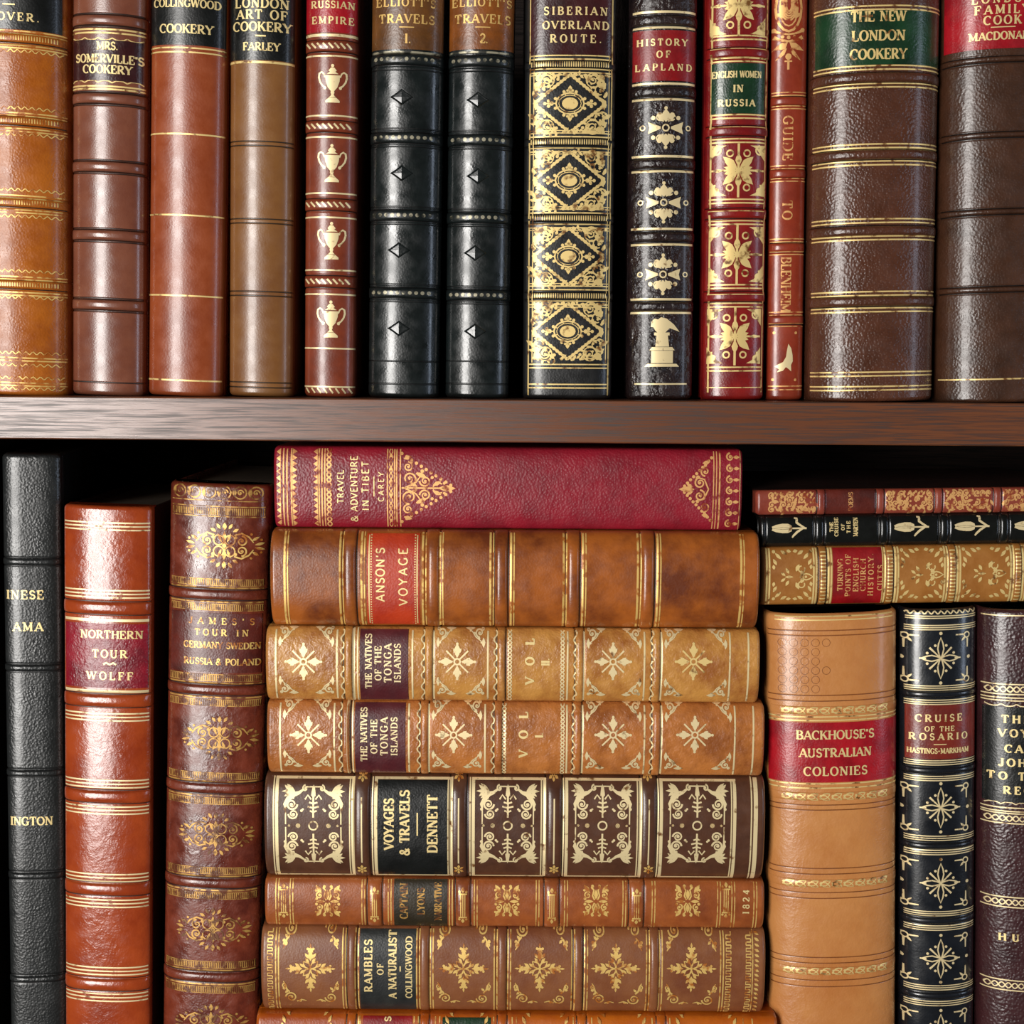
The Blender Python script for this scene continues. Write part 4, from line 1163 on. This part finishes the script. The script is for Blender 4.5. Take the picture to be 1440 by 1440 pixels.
# --- the lowest one, cut by the bottom edge
m = bk('amber_calf', (196, 104, 22), (160, 70, 14), rough=.34, grain=.10, coat=.35, mottle=30)
B = lay(7, 365, 1088, .18, m, p=2.5, gold=GOLD_TAN, Y=.007)
for x in (494, 597, 706, 818, 930): B.band(x, 12, .0011)
for x in (504, 506, 582, 588, 612, 618, 694, 720, 726, 806, 832, 917, 942, 1045, 1058): B.rule(x, w=1.6, e=.95)
t = B.label(510, 579, LB_DARKRED, e=.95); t.at(545, 1436).text('S', 9, bold=1.2); t.finish()
t = B.label(622, 690, LB_GREEN, e=.93, part='number_label')
for x, a, c in ((430, 392, 470), (656, 622, 690), (765, 730, 803), (872, 836, 912), (988, 946, 1040)):
    def cs(d, a=a, c=c):
        L = (c - a) / 2; hw = d.b.hw() * .9
        for sx in (-1, 1):
            for sy in (-1, 1): o_leaf_corner(Drawer(d.b, d.mb, d.uc - sx * hw * d.s, d.vc - sy * L * d.s, .00045, 0), sx, sy)
    B.orn(cs, (a + c) / 2, name='gilt_corner_leaves')
B.finish('amber-brown book at the bottom of the stack, its lower half cut by the frame', G_ST)

# ================================================================ lower shelf, standing at the right
def low_head(*a, **k): return low(*a, **k)
m = bk('honey_tan_calf', (206, 142, 84), (190, 122, 66), dk=(140, 78, 34), rough=.36, grain=.12, coat=.35, mottle=25, lump=.12)
B = low(upright(1075, 1261, 860, 1083, 1256, 1440, 856.5, 1512), .017, .21, m, p=2.3, gold=GOLD)
B.blind(886, 893, 977, 985, 1131, 1138, 1220, 1228, 1254, 1262, 1345, 1353, 1377, 1386, 1478, w=1.5, dep=.00015)
B.rule(866, 871, w=1.8, e=.9); B.rule(1007, 1012, 1101, 1107, w=2.0)
for y in (998, 1119, 1241, 1364): B.band(y, 12, .0007, lambda d, mb: [(d.petal(-76 + 17 * i, -2, 24, 16, 7, hollow=1.6), d.petal(-76 + 17 * i, 2, -24, 16, 7, hollow=1.6)) for i in range(9)], crease=False)
t = B.label(1015, 1099, LB_RED, e=.985)
for s, y, w in (("BACKHOUSE'S", 1032, 112), ('AUSTRALIAN', 1057, 104), ('COLONIES', 1083, 92)): t.at(1175, y).text(s, 12.5, w)
t.finish()
for y in range(903, 972, 13): B.row(y, lambda d, x, s: d.ring(x, 0, 5.6, .7) if x < -8 - (y % 3) * 9 else None, 14, .88, off=.00006, mat=2)
B.finish('wide honey-tan book with a red label standing under the small lying books', G_LOW)

m = bk('blue_black_calf', (24, 28, 34), (18, 20, 25), rough=.28, grain=.06, coat=.5)
B = low(upright(1266, 1371, 860, 1266, 1367, 1440, 852, 1512), .018, .27, m, gold=GOLD_PALE)
for y in (976, 1083, 1189, 1294, 1399): B.band(y, 8, .0010)
for y in (882, 967, 987, 1072, 1094, 1178, 1198, 1284, 1304, 1388, 1410): B.rule(y - 3, y, y + 3, w=1.5, e=.95)
B.rule(869, 866, w=1.5, e=.93); B.wave(861, 2, 9, 2)
t = B.label(991, 1067, LB_RUST, e=.93)
for s, y, w, h in (('CRUISE', 1009, 66, 10), ('OF THE', 1024, 42, 7), ('ROSARIO', 1035, 82, 9.5), ('HASTINGS-MARKHAM', 1055, 86, 7.5)): t.at(1321, y).text(s, h, w, bold=1.1)
t.at(1321, 1046).line(-9, 0, 9, 0, 1.4); t.finish()
for y, a, c in ((925, 887, 963), (1135, 1099, 1174), (1241, 1203, 1280), (1347, 1309, 1385), (1452, 1415, 1490)):
    B.orn(o_star, 1322, y, name='gilt_star')
    def br(d, a=a, c=c):
        L = (c - a) / 2; hw = d.b.hw() * .90
        for sx in (-1, 1):
            d.disc(sx * hw * .94, 0, 2.6)
            for sy in (-1, 1): o_bracket(Drawer(d.b, d.mb, d.uc - sx * hw * d.s, d.vc - sy * L * d.s, d.off, 0), sx, sy)
    B.orn(br, (a + c) / 2, name='gilt_corner_brackets')
B.finish('slim blue-black book with gilt stars and a rust-red label', G_LOW)

m = bk('plum_goatskin', (66, 36, 38), (52, 27, 30), rough=.33, grain=.5, gscale=800, coat=.35)
B = low(upright(1376.5, 1550, 860, 1374, 1543, 1440, 850, 1512), .017, .24, m, gold=GOLD_PALE)
for y in (969, 1151, 1269, 1386):
    B.chain(y, 4, 17, 1.8); B.rule(y - 7, y + 7, w=1.8)
B.rule(865, 981, 985, 1136, 1141, w=1.8); B.scallop(990, -3, 18); B.scallop(1131, 3, 18)
t = B.label(994, 1128, LB_BLACK, e=.97)
for s, x, y, w in (('THE', 1430, 1012, 38), ('VOYAGE', 1447, 1031, 80), ('CAPT.', 1443, 1053, 56), ('JOHN', 1433, 1073, 50), ('TO THE', 1432, 1092, 76), ('REG', 1432, 1112, 38)): t.at(x, y).text(s, 11, w, bold=1.2)
t.finish()
t = B.lettering(1320); t.at(1421, 1320).text('HU', 10.5, 28, bold=1.2); t.finish()
B.finish('plum-brown book with gilt chain lines and a black label at the right edge', G_LOW)

# ================================================================ the three small books lying across them
G_SM = 'small books lying across the standing books at right'
def small(l, r, b, mats, Y=.016, **kw):
    """l, r: (top, bottom) pixel rows at x = 1062 and x = 1440"""
    X0, X1 = kw.pop('x0'), kw.pop('x1')
    f = lambda k, x: l[k] + (r[k] - l[k]) * (x - 1062) / 378.0
    return Book([(X0, f(1, X0)), (X0, f(0, X0)), (X1, f(1, X1)), (X1, f(0, X1))], Y, b * (l[1] - l[0]) * .00033, mats, depth=.11, **kw)
m = bk('small_tan_calf', (172, 116, 56), (146, 90, 38), rough=.38, grain=.10, coat=.2, mottle=40)
B = small((769.5, 850.2), (764.0, 845.4), .17, m, x0=1065, x1=1560, p=2.6, gold=GOLD)
hh = lambda d, mb: [d.line(-36 + i * 5, -4, -36 + i * 5, 4, 1.8) for i in range(15)]
for x in (1157, 1251, 1339, 1431): B.band(x, 10, .0009, hh)
for x in (1080, 1146, 1167, 1242, 1261, 1330, 1348, 1423, 1440): B.rule(x - 2, x + 1.8, w=2.6, e=.96)
t = B.label(1171, 1240, LB_DARKRED, e=.95, gold=GOLD_ROSE)
for s, x, y, w in (('TURNING', 1181, 808, 46), ('POINTS OF', 1192, 809, 60), ('ENGLISH', 1203, 808, 48), ('CHURCH', 1213, 808, 46), ('HISTORY.', 1224, 808, 60), ('CUTTS.', 1237, 810, 40)): t.at(x, y).text(s, 7.2, w)
t.finish()
for x, y, a, c in ((1117, 811, 1084, 1144), (1300, 808, 1264, 1328), (1388, 806, 1351, 1421)):
    B.orn(o_sprig, x, y, GOLD, 'gilt_sprig')
    def lc(d, a=a, c=c):
        L = (c - a) / 2; hw = d.b.hw() * .90
        for sx in (-1, 1):
            for sy in (-1, 1): o_leaf_corner(Drawer(d.b, d.mb, d.uc - sx * hw * d.s, d.vc - sy * L * d.s, d.off, 0), sx, sy)
    B.orn(lc, (a + c) / 2, name='gilt_corner_leaves')
B.finish('small golden-tan book with dark red label, lowest of the three lying at right', G_SM)

m = bk('small_black_calf', (18, 20, 18), (12, 13, 12), rough=.25, grain=.06, coat=.55)
B = small((724.8, 768.9), (720.0, 763.4), .24, m, x0=1065, x1=1545, gold=GOLD_PALE, Y=.017)
for x in (1152, 1243, 1328, 1412): B.band(x, 13, .0012)
B.band(1072, 8, .0009)
t = B.lettering(1195)
for s, x, w, h in (('THE', 1169, 14, 5), ('CRUISE', 1176, 26, 5), ('OF', 1185, 9, 4.5), ('THE', 1193, 17, 5), ('MARTEN', 1203, 26, 6)): t.at(x, 741).text(s, h, w, bold=1.3)
t.finish()
for x, y in ((1108, 743), (1280, 741), (1365, 740), (1449, 739)): B.orn(o_tulip, x, y, name='gilt_tulip')
B.finish('small black book with gilt tulips between the other two lying at right', G_SM)

m = bk('small_red_calf', (150, 72, 54), (120, 48, 36), rough=.36, grain=.10, coat=.3, mottle=60)
B = small((689.5, 724.0), (685.0, 719.3), .17, m, x0=1062, x1=1530, p=2.5, gold=GOLD_ROSE, Y=.016, board=DARK_BOARD)
for x in (1155, 1238, 1320, 1403): B.band(x, 10, .0008)
t = B.label(1161, 1231, LB_BURN, e=.95, gold=GOLD_ROSE, part='title_label'); t.at(1196, 705).text('POEMS', 6, 26, bold=.9); t.finish()
for x, w, sd in ((1114, 66, 3), (1279, 64, 8), (1362, 64, 11), (1440, 60, 5)): B.orn(o_filigree, x, None, GOLD_ROSE, 'gilt_filigree_panel', w=w, h=26, seed=sd)
B.finish('thinnest red-brown book with gilt filigree, topmost of the three at right', G_SM)
